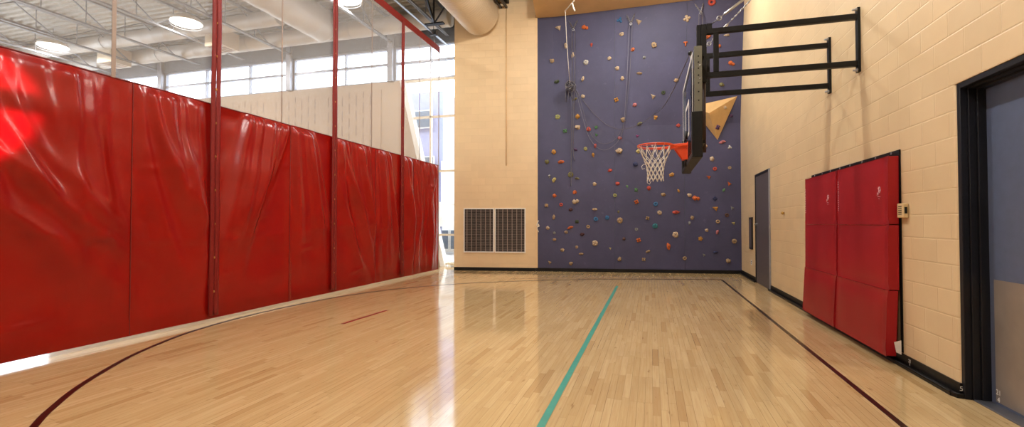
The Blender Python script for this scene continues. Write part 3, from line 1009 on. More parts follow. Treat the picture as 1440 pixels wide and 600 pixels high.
def hold_mesh(shape, r, seed, d=None):
    """local coordinates: x right, y up, z out of the wall"""
    rnd = random.Random(seed); mb = MB()
    sd = Vector((seed * 3.1, seed * 1.7, 0))
    def blob(c, sx, sy, sz, rough=0.35, src=ICO):
        vs = []
        for v in src[0]:
            k = 1 + rough * noise.noise(v * 1.6 + sd) + 0.12 * noise.noise(v * 4 + sd)
            z = v.z * k * sz
            vs.append(Vector((c[0] + v.x * k * sx, c[1] + v.y * k * sy, c[2] + max(z, -0.012))))
        mb.add(vs, src[1], True)
    if shape == 'lump': blob((0, 0, 0), r * rnd.uniform(.9, 1.15), r * rnd.uniform(.8, 1.0), r * 0.9, 0.5)
    elif shape == 'tall': blob((0, 0, 0), r * .62, r * 1.15, r * .8, 0.4)
    elif shape == 'crimp': blob((0, 0, 0), r * 1.2, r * .5, r * .8, 0.4); blob((0, r * .25, 0), r * .8, r * .35, r * .9, 0.3, ICO2)
    elif shape == 'peg': blob((0, 0, 0), r * .8, r * .9, r * 1.0, 0.3, ICO2); blob((0, -r * .9, 0), r * .35, r * .7, r * .5, 0.2, ICO2)
    elif shape == 'disc':
        blob((0, 0, 0), r, r, r * .55, 0.2)
        for k in range(5):
            a = k * 2 * PI / 5 + 0.3; blob((r * .58 * math.cos(a), r * .58 * math.sin(a), r * .3), r * .32, r * .32, r * .4, 0.2, ICO2)
    elif shape == 'twin': blob((-r * .45, r * .15, 0), r * .7, r * .75, r * .8, 0.3); blob((r * .5, -r * .05, 0), r * .6, r * .55, r * .7, 0.3)
    elif shape == 'spread':
        blob((0, 0, 0), r * .5, r * .5, r * .7, 0.2, ICO2)
        n = rnd.choice([3, 4, 5]); a0 = rnd.uniform(0, 6)
        for k in range(n):
            a = a0 + k * 2 * PI / n
            blob((r * .6 * math.cos(a), r * .6 * math.sin(a), 0), r * .42, r * .42, r * .5, 0.3, ICO2)
    elif shape == 'block':
        for sx in (-1, 1):
            for sy in (-1, 1): blob((sx * r * .45, sy * r * .42, 0), r * .5, r * .46, r * .8, 0.2, ICO2)
    elif shape == 'ring':
        mb.tube([(r * .68 * math.cos(2 * PI * k / 20) * (1 + .1 * math.sin(k)), r * .62 * math.sin(2 * PI * k / 20), r * .25) for k in range(20)], r * .36, 8, closed=True)
    elif shape == 'wedge':
        p = [Vector((-r, r * .7, 0)), Vector((r, r * .55, 0)), Vector((r * .25, -r * 1.0, 0)), Vector((-r * .05, r * .25, r * 1.0))]
        p = [q + Vector((rnd.uniform(-.12, .12) * r, rnd.uniform(-.12, .12) * r, 0)) for q in p]
        q = [v + (v - Vector((0, 0, 0))) * -0.25 + Vector((0, 0, r * .45)) for v in p[:3]]
        mb.add(p[:3] + q + [p[3]], [(0, 1, 4, 3), (1, 2, 5, 4), (2, 0, 3, 5), (3, 4, 6), (4, 5, 6), (5, 3, 6), (2, 1, 0)])
    elif shape in ('letter T', 'letter R'):
        z = r * .35; w = r * .28
        def seg(a, b): mb.tube([(a[0] * r, a[1] * r, z), (b[0] * r, b[1] * r, z)], w, 8)
        if shape == 'letter T': seg((-.8, .7), (.8, .7)); seg((0, .7), (0, -.9))
        else:
            seg((-.6, .9), (-.6, -.9))
            mb.tube([(-.6 * r, .85 * r, z), (.2 * r, .85 * r, z), (.6 * r, .5 * r, z), (.2 * r, .1 * r, z), (-.6 * r, .05 * r, z)], w, 8)
            seg((-.1, .05), (.65, -.9))
    return mb


def place_hold(loc, n, c, shape, px, seed, lab, group):
    dist = (loc - EYE).length
    r = px / 2 * dist / F * 0.86
    up = Vector((0, 0, 1)); x = up.cross(n).normalized(); up2 = n.cross(x)
    Mx = Matrix((x, up2, n)).transposed().to_4x4(); Mx.translation = loc
    mb = hold_mesh(shape, r, seed)
    rot = 0 if 'letter' in shape else random.Random(seed + 5).uniform(-0.5, 0.5)
    Rm = Matrix.Rotation(rot, 4, 'Z')
    mb.v = [Mx @ (Rm @ v) for v in mb.v]
    o = mb.build('climbing_hold', HM[c], origin=loc)
    tag(o, lab, 'climbing hold', group)
    if px >= 6 and shape in ('lump', 'disc', 'crimp', 'block', 'tall'):
        b2 = MB().tube([Mx @ Vector((0, 0, r * .3)), Mx @ Vector((0, 0, r * (1.12 if shape != 'disc' else .75)))], r * .16, 8)
        b2.build('bolt', M['dsteel'], o)
    return o


rows = []
for (x, y, c, sh, px) in HOLDS:
    h = on_wall(x, y)
    if h: rows.append([h[0], h[1], c, sh, px, (P0 - h[0]).dot(WD)])


def region(u, z):
    s = 1 - u / U_P0
    cx = 'beside the beige pillar' if s < .17 else 'left of the middle' if s < .38 else 'around the middle' if s < .6 else 'on the hoop side' if s < .8 else 'near the right corner'
    rz = ('just above the baseboard' if z < .7 else 'low down' if z < 1.25 else 'below door height' if z < 2.0 else 'at rim height' if z < 3.0 else
          'above rim height' if z < 4.2 else 'high up' if z < 5.5 else 'at the very top')
    return rz, cx

keys = {}
for i, h in enumerate(rows):
    rz, cx = region(h[5], h[0].z)
    keys.setdefault((h[2], h[3], rz, cx), []).append(i)
labs = {}
for (c, sh, rz, cx), ids in keys.items():
    ids.sort(key=lambda i: -rows[i][5])
    for k, i in enumerate(ids):
        size = 'large ' if rows[i][4] >= 9 else 'small ' if rows[i][4] <= 5 and sh != 'peg' else ''
        core = '%s%s %s hold %s, %s' % (size, c, SHW[sh], rz, cx)
        if len(ids) > 1:
            zs = [rows[j][0].z for j in ids]
            core = core.replace('the hoop side', 'hoop side')
            if len(ids) == 2:
                core += ', the %s of two' % ('left one' if k == 0 else 'right one')
            else:
                core += ', %s from the left' % ORD[k]
        labs[i] = core
used = {}
for i in labs:
    used.setdefault(labs[i], []).append(i)
for i, h in enumerate(rows):
    if len(labs[i].split()) > 16: labs[i] = labs[i].replace(' hold ', ' ').replace('small ', '')
    place_hold(h[0], h[1], h[2], h[3], h[4], i + 1, labs[i], 'climbing holds on the blue wall')
for k, (x, y, c, sh, px) in enumerate(VOLH):
    h = on_volume(x, y) or on_wall(x, y)
    place_hold(h[0], h[1], c, sh, px, 300 + k, '%s %s hold bolted on the plywood triangle' % (c, SHW[sh]), 'climbing holds on the plywood volume')

# anchors, ropes
def off_wall(x, y, o):
    h = on_wall(x, y) or (FW(1.0, 7.4, 0.6), WN)
    return h[0] + WN * o

def anchor(pl, pr, pm, lab):
    t = thing('rope_anchor', off_wall(pm[0], pm[1], 0.1), lab, 'anchor', 'rope anchors at the top of the climbing wall')
    for p in (pl, pr):
        a = off_wall(p[0], max(p[1], 4), 0.02); b2 = off_wall(pm[0], pm[1], 0.12)
        n = 7; m = MB()
        for k in range(n):
            q = a.lerp(b2, (k + .5) / n); d = (b2 - a).normalized()
            s = d.cross(WN).normalized() if k % 2 else WN
            L = (b2 - a).length / n
            m.tube([q + d * (L * .75 * math.cos(w)) + s * (0.018 * math.sin(w)) for w in [2 * PI * j / 10 for j in range(10)]], 0.006, 5, closed=True)
        m.build('chain', M['steel'], t)
    c = off_wall(pm[0], pm[1], 0.12)
    MB().torus(c - Vector((0, 0, 0.02)), WN, 0.03, 0.009, 14, 6).build('ring', M['steel'], t)
anchor((800, 30), (812, 29), (806, 43), 'steel chain anchor high on the climbing wall nearest the beige pillar')
anchor((881, 22), (892.5, 20), (886.5, 35), 'steel chain anchor high in the middle of the climbing wall')
anchor((977, 6), (988.5, 5), (984, 20), 'steel chain anchor at the wall top above the backboard')


def rope(name, pts, r, mat, lab, smooth=True):
    P = [off_wall(*p) if isinstance(p, tuple) and len(p) == 3 else Vector(p) for p in pts]
    P = catmull(P, 6) if smooth else P
    o = MB().tube(P, r, 6).build(name, mat, origin=P[0])
    return tag(o, lab, 'rope', 'climbing ropes')
rope('climbing_rope', [(804.5, 45, .12), (804.6, 100, .16), (804.5, 150, .12), (803.5, 210, .06), (803, 262, .05)], 0.011, M['rope'], 'dark climbing rope hanging straight down from the anchor nearest the pillar')
rope('climbing_rope', [(808.5, 45, .12), (808.3, 100, .17), (807, 160, .12), (806, 210, .06), (808, 226, .05)], 0.011, M['rope'], 'shorter dark rope beside the straight hanging one')
rope('climbing_rope', [(884.5, 37, .12), (882, 90, .14), (880, 130, .14), (875, 185, .12), (862, 206, .10), (845, 211, .10), (829, 195, .10), (819, 165, .10), (812, 138, .12), (806, 122, .15)], 0.006, M['ropel'], 'pale looped rope hanging from the middle anchor and swinging low to the bundle')
rope('climbing_rope', [(888.5, 37, .12), (886, 90, .14), (882.5, 130, .14), (878, 170, .12), (866, 195, .10), (850, 203, .10), (836, 196, .10), (826, 178, .10), (815, 140, .12), (805, 119, .15)], 0.007, M['rope'], 'dark looped rope hanging from the middle anchor inside the pale loop')
Pbb = EYE + sight(970.5, 75) * 8.35
P = [off_wall(807, 124, .15), off_wall(820, 143, .13), off_wall(836, 162, .12), off_wall(852, 176, .12), off_wall(868, 182.5, .14), off_wall(884, 182, .2), off_wall(900, 177, .4), off_wall(916, 168, .8)]
e = EYE + sight(933, 150) * 11.6
P += [e, EYE + sight(946, 128) * 10.6, EYE + sight(958, 103) * 9.5, Pbb]
rope('climbing_rope', P, 0.008, M['rope'], 'long slack rope sweeping from the bundle across to the backboard top')
rope('climbing_rope', [(981.5, 22, .12), (980.5, 40, .14), (980, 120, .12), (980, 210, .08)], 0.010, M['rope'], 'climbing rope dropping from the right anchor behind the backboard, left strand')
rope('climbing_rope', [(986.5, 22, .12), (986, 40, .14), (985, 120, .12), (984, 210, .08)], 0.010, M['rope'], 'climbing rope dropping from the right anchor behind the backboard, right strand')
kt = MB().tube(catmull([FW(5.40, 1.42, .05), FW(5.43, 1.33, .09), FW(5.38, 1.27, .07), FW(5.44, 1.22, .08), FW(5.40, 1.10, .06)], 6), .012, 6).torus(FW(5.42, 1.30, .08), WN, .03, .010, 12, 6).build('cord_knot', M['netw'], origin=FW(5.42, 1.1, .05))
tag(kt, 'small white cord knot hanging at the seam between beige pillar and climbing wall', 'cord')
# the coiled bundle hanging on a white cord
bt = thing('rope_bundle', off_wall(801, 124, .2), 'knotted bundle of grey climbing rope and slings hanging by the pillar end', 'rope bundle')
c = off_wall(801.5, 125, .22)
m = MB()
rnd = random.Random(3)
for k in range(9):
    ax = Vector((rnd.uniform(-1, 1), rnd.uniform(-1, 1), rnd.uniform(-.4, .4))).normalized()
    cc = c + Vector((rnd.uniform(-.05, .05), rnd.uniform(-.04, .04), rnd.uniform(-.05, .05)))
    R1 = rnd.uniform(.07, .14)
    a1 = ax.orthogonal().normalized(); b1 = ax.cross(a1)
    m.tube([cc + a1 * R1 * math.cos(w) + b1 * R1 * math.sin(w) * 1.2 + ax * .03 * math.sin(3 * w) for w in [2 * PI * j / 24 for j in range(24)]], 0.011, 6, closed=True)
m.build('coil', M['rope'], bt)
m = MB()
for k in range(3):
    q = c + Vector((-.1 + .08 * k, 0, -.08)); m.tube([q, q + Vector((-.02, 0, -.12)), q + Vector((0, 0, -.25 - .08 * (k == 0)))], 0.008, 5)
m.build('loose_tail', M['rope'], bt)
m = MB()
for k in range(4):
    a1 = k * 1.7; m.torus(c + Vector((.07 * math.cos(a1), -.08, .07 * math.sin(a1))), Vector((math.cos(a1), .6, math.sin(a1))), 0.035, 0.008, 14, 5)
m.build('carabiner', M['steel'], bt)
top = EYE + sight(795, 15) * 12.9
ct = thing('hoist_cord', top, 'white cord and cleat lever on the soffit holding up the rope bundle', 'cord')
MB().tube(catmull([top, EYE + sight(797, 60) * 12.9, EYE + sight(800, 100) * 12.95, c + Vector((0, 0, .1))], 6), 0.006, 6).build('cord', M['netw'], ct)
t2 = EYE + sight(807.5, 1) * 12.0
MB().tube([top, t2], [0.016, 0.012], 6).build('lever', M['white'], ct)
m = MB(); q = top.lerp(t2, .8)
m.tube([q, q + Vector((0.02, 0, -.1)), q + Vector((.06, 0, -.2))], 0.018, 6); m.build('cleat', M['white'], ct)

# ------------------------------------------------------------------ wall vents on the pillar
def vent(u0, u1, z0, z1, lab):
    t = thing('wall_vent', FW((u0 + u1) / 2, z0, .05), lab, 'vent', 'return-air vents in the pillar')
    f = MB(); w = 0.028
    fbox(f, u0, u1, z0, z0 + w, .051, .075); fbox(f, u0, u1, z1 - w, z1, .051, .075)
    fbox(f, u0, u0 + w, z0 + w, z1 - w, .051, .075); fbox(f, u1 - w, u1, z0 + w, z1 - w, .051, .075)
    f.build('frame', M['white'], t, bevel=0.003)
    g = MB(); fbox(g, u0 + w, u1 - w, z0 + w, z1 - w, .051, .054); g.build('backing', M['gdark'], t)
    g = MB(); n = 26
    for k in range(n):
        z = z0 + w + (z1 - z0 - 2 * w) * (k + .5) / n
        g.hexa([FW(u0 + w, z - .014, .070), FW(u1 - w, z - .014, .070), FW(u1 - w, z - .008, .055), FW(u0 + w, z - .008, .055),
                FW(u0 + w, z - .008, .071), FW(u1 - w, z - .008, .071), FW(u1 - w, z + .012, .056), FW(u0 + w, z + .012, .056)])
    g.build('louvre', M['grille'], t)
    g = MB()
    for k in range(1, 7):
        u = u0 + (u1 - u0) * k / 6.6 - 0.02
        fbox(g, u - .008, u + .008, z0 + w, z1 - w, .072, .078)
    g.build('mullion', M['meshseam'], t)
vent(6.66, 7.545, 0.515, 1.775, 'white-framed brown louvred vent, the left of the pair low in the beige pillar')
vent(5.765, 6.645, 0.515, 1.775, 'white-framed brown louvred vent, the right of the pair low in the beige pillar')

# ------------------------------------------------------------------ basketball hoop
hp = thing('basketball_hoop', (XR, 6.83, 3.4), 'wall-mounted glass-backboard basketball hoop with orange rim, white net and black arms', 'basketball hoop')
GX0, GX1, BY0, BY1, BZ0, BZ1 = 0.470, 0.484, 5.92, 7.75, 2.12, 3.37
gl = MB().box((GX0, BY0 + .02, BZ0 + .05), (GX1, BY1 - .02, BZ1 - .01)).build('glass_backboard', M['bglass'], hp)
sq = MB()
for (ya, yb, za, zb) in ((6.53, 7.13, 2.48, 2.53), (6.53, 7.13, 2.88, 2.93), (6.53, 6.58, 2.53, 2.88), (7.08, 7.13, 2.53, 2.88)):
    sq.box((GX0 - .003, ya, za), (GX0, yb, zb))
for (ya, yb, za, zb) in ((BY0 + .04, BY1 - .04, BZ1 - .07, BZ1 - .03), (BY0 + .04, BY0 + .08, 2.3, BZ1 - .07), (BY1 - .08, BY1 - .04, 2.3, BZ1 - .07)):
    sq.box((GX0 - .003, ya, za), (GX0, yb, zb))
sq.build('target_lines', M['white'], gl)
fr = MB()
fr.box((GX1, BY0 - .015, BZ0 + .05), (GX1 + .085, BY0 + .035, BZ1 + .02))
fr2 = MB().box((GX1, BY0 + .035, BZ1 - .03), (GX1 + .02, BY1 - .035, BZ1)); fr.box((GX1, BY0 + .035, BZ0 + .05), (GX1 + .085, BY1 - .035, BZ0 + .11))
fr2.box((GX1, BY1 - .025, BZ0 + .5), (GX1 + .03, BY1, BZ1 - .03))
fr2.build('frame_rail', M['winf'], hp)
fo = fr.build('backboard_frame', M['olive'], hp, bevel=0.003)
m = MB()
for k, z in enumerate((3.27, 3.20, 3.13, 3.05, 2.96, 2.86, 2.76)):
    m.cyl((0.53, BY0 - .017, z), (0.53, BY0 - .012, z), 0.009, 8)
m.build('bolt_hole', M['black'], fo)
m = MB()
for z in (3.165, 3.01): m.sphere((0.545, BY0 - .018, z), (.009, .006, .009), 8)
m.build('bolt', M['steel'], fo)
pd = MB()
pd.box((GX0 - .02, BY0 - .05, BZ0 - .02), (GX1 + .085, BY0 + .03, 2.63))
pd.box((GX0 - .02, BY0 + .03, BZ0 - .02), (GX1 + .085, BY1 - .03, BZ0 + .045))
pd.box((GX0 - .02, BY1 - .03, BZ0 - .02), (GX1 + .10, BY1 + .05, 2.60))
pd.build('edge_padding', M['pad'], hp, bevel=0.012, seg=3)
# rim
RC = Vector((0.055, 6.83, 2.40)); RR = 0.229
rim = MB().torus(RC, (0, 0, 1), RR, 0.0095, 48, 10)
rim.torus(RC - Vector((0, 0, .022)), (0, 0, 1), RR, 0.004, 48, 6)
rimo = rim.build('rim', M['orange'], hp)
br = MB()
br.hexa([(0.24, 6.83 - .06, 2.345), (GX0, 6.83 - .11, 2.345), (GX0, 6.83 + .11, 2.345), (0.24, 6.83 + .06, 2.345),
         (0.24, 6.83 - .06, 2.405), (GX0, 6.83 - .11, 2.405), (GX0, 6.83 + .11, 2.405), (0.24, 6.83 + .06, 2.405)])
for s in (-1, 1):
    br.add([(0.30, 6.83 + s * .075, 2.35), (GX0, 6.83 + s * .075, 2.35), (GX0, 6.83 + s * .075, 2.20), (0.40, 6.83 + s * .075, 2.20),
            (0.30, 6.83 + s * .069, 2.35), (GX0, 6.83 + s * .069, 2.35), (GX0, 6.83 + s * .069, 2.20), (0.40, 6.83 + s * .069, 2.20)],
           [(0, 1, 2, 3), (7, 6, 5, 4), (0, 4, 5, 1), (1, 5, 6, 2), (2, 6, 7, 3), (3, 7, 4, 0)])
br.box((GX0 - .012, 6.83 - .12, 2.19), (GX0 - .004, 6.83 + .12, 2.42))
br.box((0.40, 6.755, 2.19), (GX0, 6.905, 2.205))
for s in (-1, 1):
    br.tube([RC + Vector((RR * math.cos(w), s * RR * math.sin(w), -.012)) for w in [0.15 + k * .12 for k in range(12)]], 0.008, 6)
    br.tube([RC + Vector((RR * math.cos(1.2), s * RR * math.sin(1.2), -.01)), Vector((0.33, 6.83 + s * .11, 2.37)), Vector((0.45, 6.83 + s * .11, 2.37))], 0.009, 6)
br.build('rim_bracket', M['orange'], hp, bevel=0.002)
m = MB()
for s in (-1, 1):
    m.cyl((0.452, 6.83 + s * .085, 2.45), (0.452, 6.83 + s * .085, 2.56), .014, 8); m.cyl((0.445, 6.83 + s * .05, 2.10), (0.445, 6.83 + s * .05, 2.22), .016, 8)
m.build('breakaway_spring', M['black'], hp)
# net: twelve loops, crossing cords
nt = MB(); K = 12
lev = [(0.0, .222), (-.135, .165), (-.19, .140), (-.245, .122), (-.30, .112), (-.355, .106), (-.41, .104), (-.46, .108)]
def nd(k, j):
    z, r = lev[k]
    a = (j + (.5 if k % 2 else 0)) * 2 * PI / K
    jit = 0.006 * noise.noise(Vector((k * 3.3, (j % K) * 2.1, 0)))
    return RC + Vector(((r + jit) * math.cos(a), (r + jit) * math.sin(a), z - .015 + jit))
for k in range(len(lev) - 1):
    for j in range(K):
        js = (j, j - 1) if k % 2 == 0 else (j, j + 1)
        for q in js:
            a = nd(k, j); b2 = nd(k + 1, q)
            md = (a + b2) / 2; md2 = md + (md - RC).normalized() * 0.0
            nt.tube([a, md2, b2], 0.0046, 5)
for k in range(1, len(lev)):
    for j in range(K): nt.sphere(nd(k, j), 0.0075, 6)
for j in range(K): nt.torus(nd(0, j) + Vector((0, 0, .01)), (math.cos(j * 2 * PI / K + PI / 2), math.sin(j * 2 * PI / K + PI / 2), 0), .014, .003, 10, 5)
nt.tube([nd(3, 6), nd(3, 6) + Vector((-.03, 0, .01)), nd(3, 6) + Vector((-.06, 0, -.02)), nd(3, 6) + Vector((-.05, 0, -.06)), nd(3, 6) + Vector((-.02, 0, -.05))], .004, 5)
nt.tube([nd(7, 6), nd(7, 6) + Vector((.0, 0, -.03)), nd(7, 6) + Vector((.03, 0, -.05)), nd(7, 6) + Vector((.05, 0, -.01))], .004, 5)
nt.build('net', M['netw'], rimo)

for yb, sgn in ((6.37, 0), (7.30, 1)):
    for z in (3.71, 3.17):
        MB().box((0.66, yb - .03, z - .032), (XR - .03, yb + .03, z + .032)).build('support_arm', M['black'], hp, bevel=0.004)
    MB().box((0.60, yb - .035, 3.08), (0.665, yb + .035, 3.80)).build('mast', M['black'], hp, bevel=0.004)
    MB().box((0.745, yb - .03, 3.202), (0.805, yb + .03, 3.678)).build('upright', M['black'], hp, bevel=0.004)
    MB().box((0.553, yb - .03, 2.25), (0.598, yb + .03, 3.80 if not sgn else 3.55)).build('slide_channel', M['black'], hp, bevel=0.003)
    MB().cyl((0.632, yb, 2.22), (0.632, yb, 3.08), .022, 12).build('adjusting_screw', M['rust'], hp)
    pl = MB().box((XR - .03, yb - .035, 3.07), (XR, yb + .035, 3.81)).build('wall_plate', M['black'], hp, bevel=0.003)
    m = MB()
    for z in (3.09, 3.785):
        m.cyl((XR - .075, yb - .02, z), (XR - .03, yb - .02, z), .011, 8); m.cyl((XR - .045, yb - .02, z), (XR - .03, yb - .02, z), .022, 6)
    m.build('anchor_bolt', M['steel'], pl)
for z in (3.74, 3.12):
    MB().box((0.60, 6.405, z - .025), (0.65, 7.265, z + .025)).build('cross_member', M['black'], hp, bevel=0.003)
MB().box((0.569, 6.2, 2.26), (0.60, 7.45, 2.32)).build('cross_member', M['black'], hp, bevel=0.003)
MB().box((0.569, 6.2, 3.27), (0.60, 7.45, 3.33)).build('cross_member', M['black'], hp, bevel=0.003)
for z in (2.29, 3.30):      # ties back to the frame ends
    MB().box((0.572, 5.95, z - .02), (0.60, 6.2, z + .02)).box((0.572, 7.45, z - .02), (0.60, 7.74, z + .02)).build('frame_tie', M['black'], hp)
def stay(yb, x0, z0, z1):
    a = Vector((x0, yb, z0)); b2 = Vector((XR, yb, z1)); d = (b2 - a).normalized()
    L = (b2 - a).length
    m = MB(); m.tube([a, b2], .006, 6)
    m.tube([a + d * .20, a + d * .22, a + d * .48, a + d * .50], [.006, .017, .017, .006], 8)
    m.torus(a + d * .14, (0, 1, 0), .026, .007, 14, 6)
    for k in range(int(L / .06)):
        q = a + d * (.56 + k * .06)
        if (q - a).length < L - .05: m.tube([q, q + d * .035], .012, 5)
    o = m.build('stay_cable', M['steel'], hp)
    MB().box((x0 - .03, yb - .03, z0 - .045), (x0 + .03, yb + .03, z0 + .02)).build('stay_lug', M['black'], hp)
stay(6.37, 0.70, 3.785, 4.92)
stay(7.30, 0.70, 3.785, 5.42)
m = MB().cyl((0.56, 7.33, 3.55), (0.56, 7.33, 3.92), .010, 6)
MB().sphere(Pbb, .035, 8).build('rope_hook', M['black'], hp)
MB().tube([Pbb, Vector((0.575, 7.3, 3.5))], .012, 6).build('rope_hook_arm', M['black'], hp)

# ------------------------------------------------------------------ folding mats on the right wall
def folding_mat(y0, y1, kick, lab, near):
    t = thing('folding_mat', (XR - .06, (y0 + y1) / 2, 0.1), lab, 'gym mat', 'folding mats hung on the right wall')
    th = .085
    x = XR - .012
    zs = [2.0, 1.335, .705, .075]
    offs = [(0.0, .006), (.006, .012), (.02, kick)]
    for k in range(3):
        zt, zb = zs[k] - .004, zs[k + 1] + .004
        o0, o1 = offs[k]
        mb = MB(); mb.grid(lambda u, v: (0, 0, 0), 1, 1) if False else None
        NUu, NVv = 14, 8
        def fr(u, v, side, o0=o0, o1=o1, zt=zt, zb=zb, k=k):
            Y = y0 + .004 + (y1 - y0 - .008) * u
            Zz = zb + (zt - zb) * v
            X = x - (o0 * v + o1 * (1 - v))
            if side:
                edge = min(u, 1 - u) * 6; edge2 = min(v, 1 - v) * 5
                puff = .014 * min(1, edge) ** .5 * min(1, edge2) ** .5 if edge > 0 and edge2 > 0 else 0
                w = .005 * noise.noise(Vector((Y * 3 + k, Zz * 2.4, near * 7.0)))
                X -= th + puff + w * min(1, edge)
            return (X, Y, Zz)
        mb.grid(lambda u, v: fr(u, v, 1), NUu, NVv); A0 = 0; B0 = len(mb.v)
        mb.grid(lambda u, v: fr(u, v, 0), NUu, NVv)
        w = NUu + 1
        ring = [i for i in range(w)] + [j * w + NUu for j in range(1, NVv + 1)] + [NVv * w + i for i in range(NUu - 1, -1, -1)] + [j * w for j in range(NVv - 1, 0, -1)]
        fs = []
        for i in range(len(ring)):
            a, b2 = ring[i], ring[(i + 1) % len(ring)]
            fs.append([a, b2, B0 + b2, B0 + a])
        mb.f += fs; mb.sm += [False] * len(fs)
        mp = mb.build('mat_panel', M['matred'], t, bevel=0.006)
        if k == 0:
            xf = x - th - .020
            # pale printed swirl mark and tiny upright line of print
            lg = MB(); yc = y0 + (.16 if near else .26); zc = 1.66
            lg.tube([(xf, yc + .024 * math.cos(w2) * (1 - w2 / 14), zc + .03 + .020 * math.sin(w2)) for w2 in [k2 * .45 for k2 in range(20)]], .0035, 5)
            lg.tube([(xf, yc - .03, zc + .02), (xf, yc - .008, zc - .014), (xf, yc + .012, zc + .01), (xf, yc + .024, zc - .03), (xf, yc + .042, zc - .006), (xf, yc + .05, zc - .035)], .0028, 5)
            lg.tube([(xf, yc - .02, zc - .05), (xf, yc + .035, zc - .043)], .0028, 5)
            lg.tube([(xf, yc - .005, zc - .07), (xf, yc + .02, zc - .065)], .002, 5)
            lg.build('printed_mark', M['pink'], mp)
            pr2 = MB(); yb = y1 - .07; rn = random.Random(int(y0 * 10))
            z = 1.50
            while z < 1.86:
                hgt = rn.choice([.010, .016, .022])
                pr2.box((xf + .003, yb, z), (xf + .0055, yb + rn.choice([.012, .018, .022]), z + hgt * .6)); z += hgt + .008
            pr2.build('printed_mark', M['pink'], mp)
    MB().box((XR - .014, y0 - .01, 2.0), (XR - .002, y1 + .004, 2.055)).build('hanging_strip', M['black'], t, bevel=.002)
    m = MB()
    for k in range(4):
        yy = y0 + .15 + (y1 - y0 - .3) * k / 3; m.cyl((XR - .020, yy, 2.035), (XR - .013, yy, 2.035), .012, 8)
    m.build('screw', M['steel'], t)
    # hinge web behind, seen as the dark side strip
    MB().box((XR - .010, y0 - .006, .12), (XR - .002, y0 + .03, 2.0)).build('backing_strip', M['black'], t)
    if near:
        MB().add([(XR - .062, y0 - .003, .12), (XR - .02, y0 - .003, .10), (XR - .02, y0 - .003, .235), (XR - .078, y0 - .003, .215),
                  (XR - .062, y0 - .006, .12), (XR - .02, y0 - .006, .10), (XR - .02, y0 - .006, .235), (XR - .078, y0 - .006, .215)],
                 [(0, 1, 2, 3), (7, 6, 5, 4), (0, 4, 5, 1), (1, 5, 6, 2), (2, 6, 7, 3), (3, 7, 4, 0)]).build('care_label', M['white'], t)
folding_mat(5.47, 6.80, .045, 'crimson three-panel folding mat hung on the right wall, the nearer of two', 1)
folding_mat(6.825, 8.10, .055, 'crimson three-panel folding mat hung on the right wall, the farther of two', 0)

# beige controller box by the mat
cb = thing('wall_thermostat', (XR, 5.40, 1.42), 'beige wall thermostat box beside the nearer red mat', 'thermostat')
MB().box((XR - .045, 5.33, 1.40), (XR - .002, 5.45, 1.535)).build('housing', M['beige'], cb, bevel=.008)
m = MB()
for k in range(5): m.box((XR - .047, 5.36, 1.43 + k * .018), (XR - .0445, 5.42, 1.437 + k * .018))
m.build('vent_slot', M['gdark'], cb)
MB().box((XR - .035, 5.324, 1.44), (XR - .015, 5.331, 1.50)).build('side_label', M['gdark'], cb)
# small fixtures down the wall
kb = MB().sphere((XR - .03, 9.70, 1.53), (.028, .028, .028), 10).cyl((XR - .03, 9.70, 1.53), (XR - .001, 9.70, 1.53), .012, 8).build('wall_peg', M['brass'], origin=(XR, 9.7, 1.53))
tag(kb, 'small brass peg on the beige block wall between mats and grey door', 'peg')
nb = thing('wall_panel', (XR, 12.6, .74), 'tall narrow dark panel on the wall beyond the grey door', 'panel')
MB().box((XR - .03, 12.50, .73), (XR - .001, 12.84, 1.49)).build('frame', M['frame'], nb, bevel=.003)
MB().box((XR - .034, 12.54, .77), (XR - .0301, 12.80, 1.45)).build('face', M['doorg'], nb)
ou = thing('wall_outlet', (XR, 12.7, .38), 'white electrical outlet plate low on the wall beyond the grey door', 'outlet')
MB().box((XR - .008, 12.65, .35), (XR - .001, 12.77, .47)).build('plate', M['white'], ou, bevel=.002)
MB().box((XR - .011, 12.69, .375), (XR - .0081, 12.73, .40)).box((XR - .011, 12.69, .42), (XR - .0081, 12.73, .445)).build('socket', M['gdark'], ou)

# far grey door
d1 = struct(MB().box((XR - .012, 10.80, 0.012), (XR - .003, 12.10, 2.40)).build('door_1', M['doorg'], origin=(XR, 11.4, 0)))
m = MB()
m.box((XR - .022, 12.10, 0), (XR - .002, 12.15, 2.45)); m.box((XR - .022, 10.79, 2.40), (XR - .002, 12.10, 2.45))
m.build('door_frame', M['frame'], d1)
MB().box((XR - .026, 10.745, 0), (XR - .002, 10.80, 2.45)).build('door_frame', M['winf'], d1)
m = MB().cyl((XR - .012, 12.0, 1.32), (XR - .06, 12.0, 1.32), .02, 10); m.cyl((XR - .055, 12.0, 1.32), (XR - .055, 11.88, 1.32), .012, 8); m.cyl((XR - .012, 12.0, 1.32), (XR - .018, 12.0, 1.32), .04, 14)
m.build('door_handle', M['steel'], d1)
MB().box((XR - .014, 10.83, .02), (XR - .012, 12.07, .25)).build('kick_plate', M['doorg'], d1)

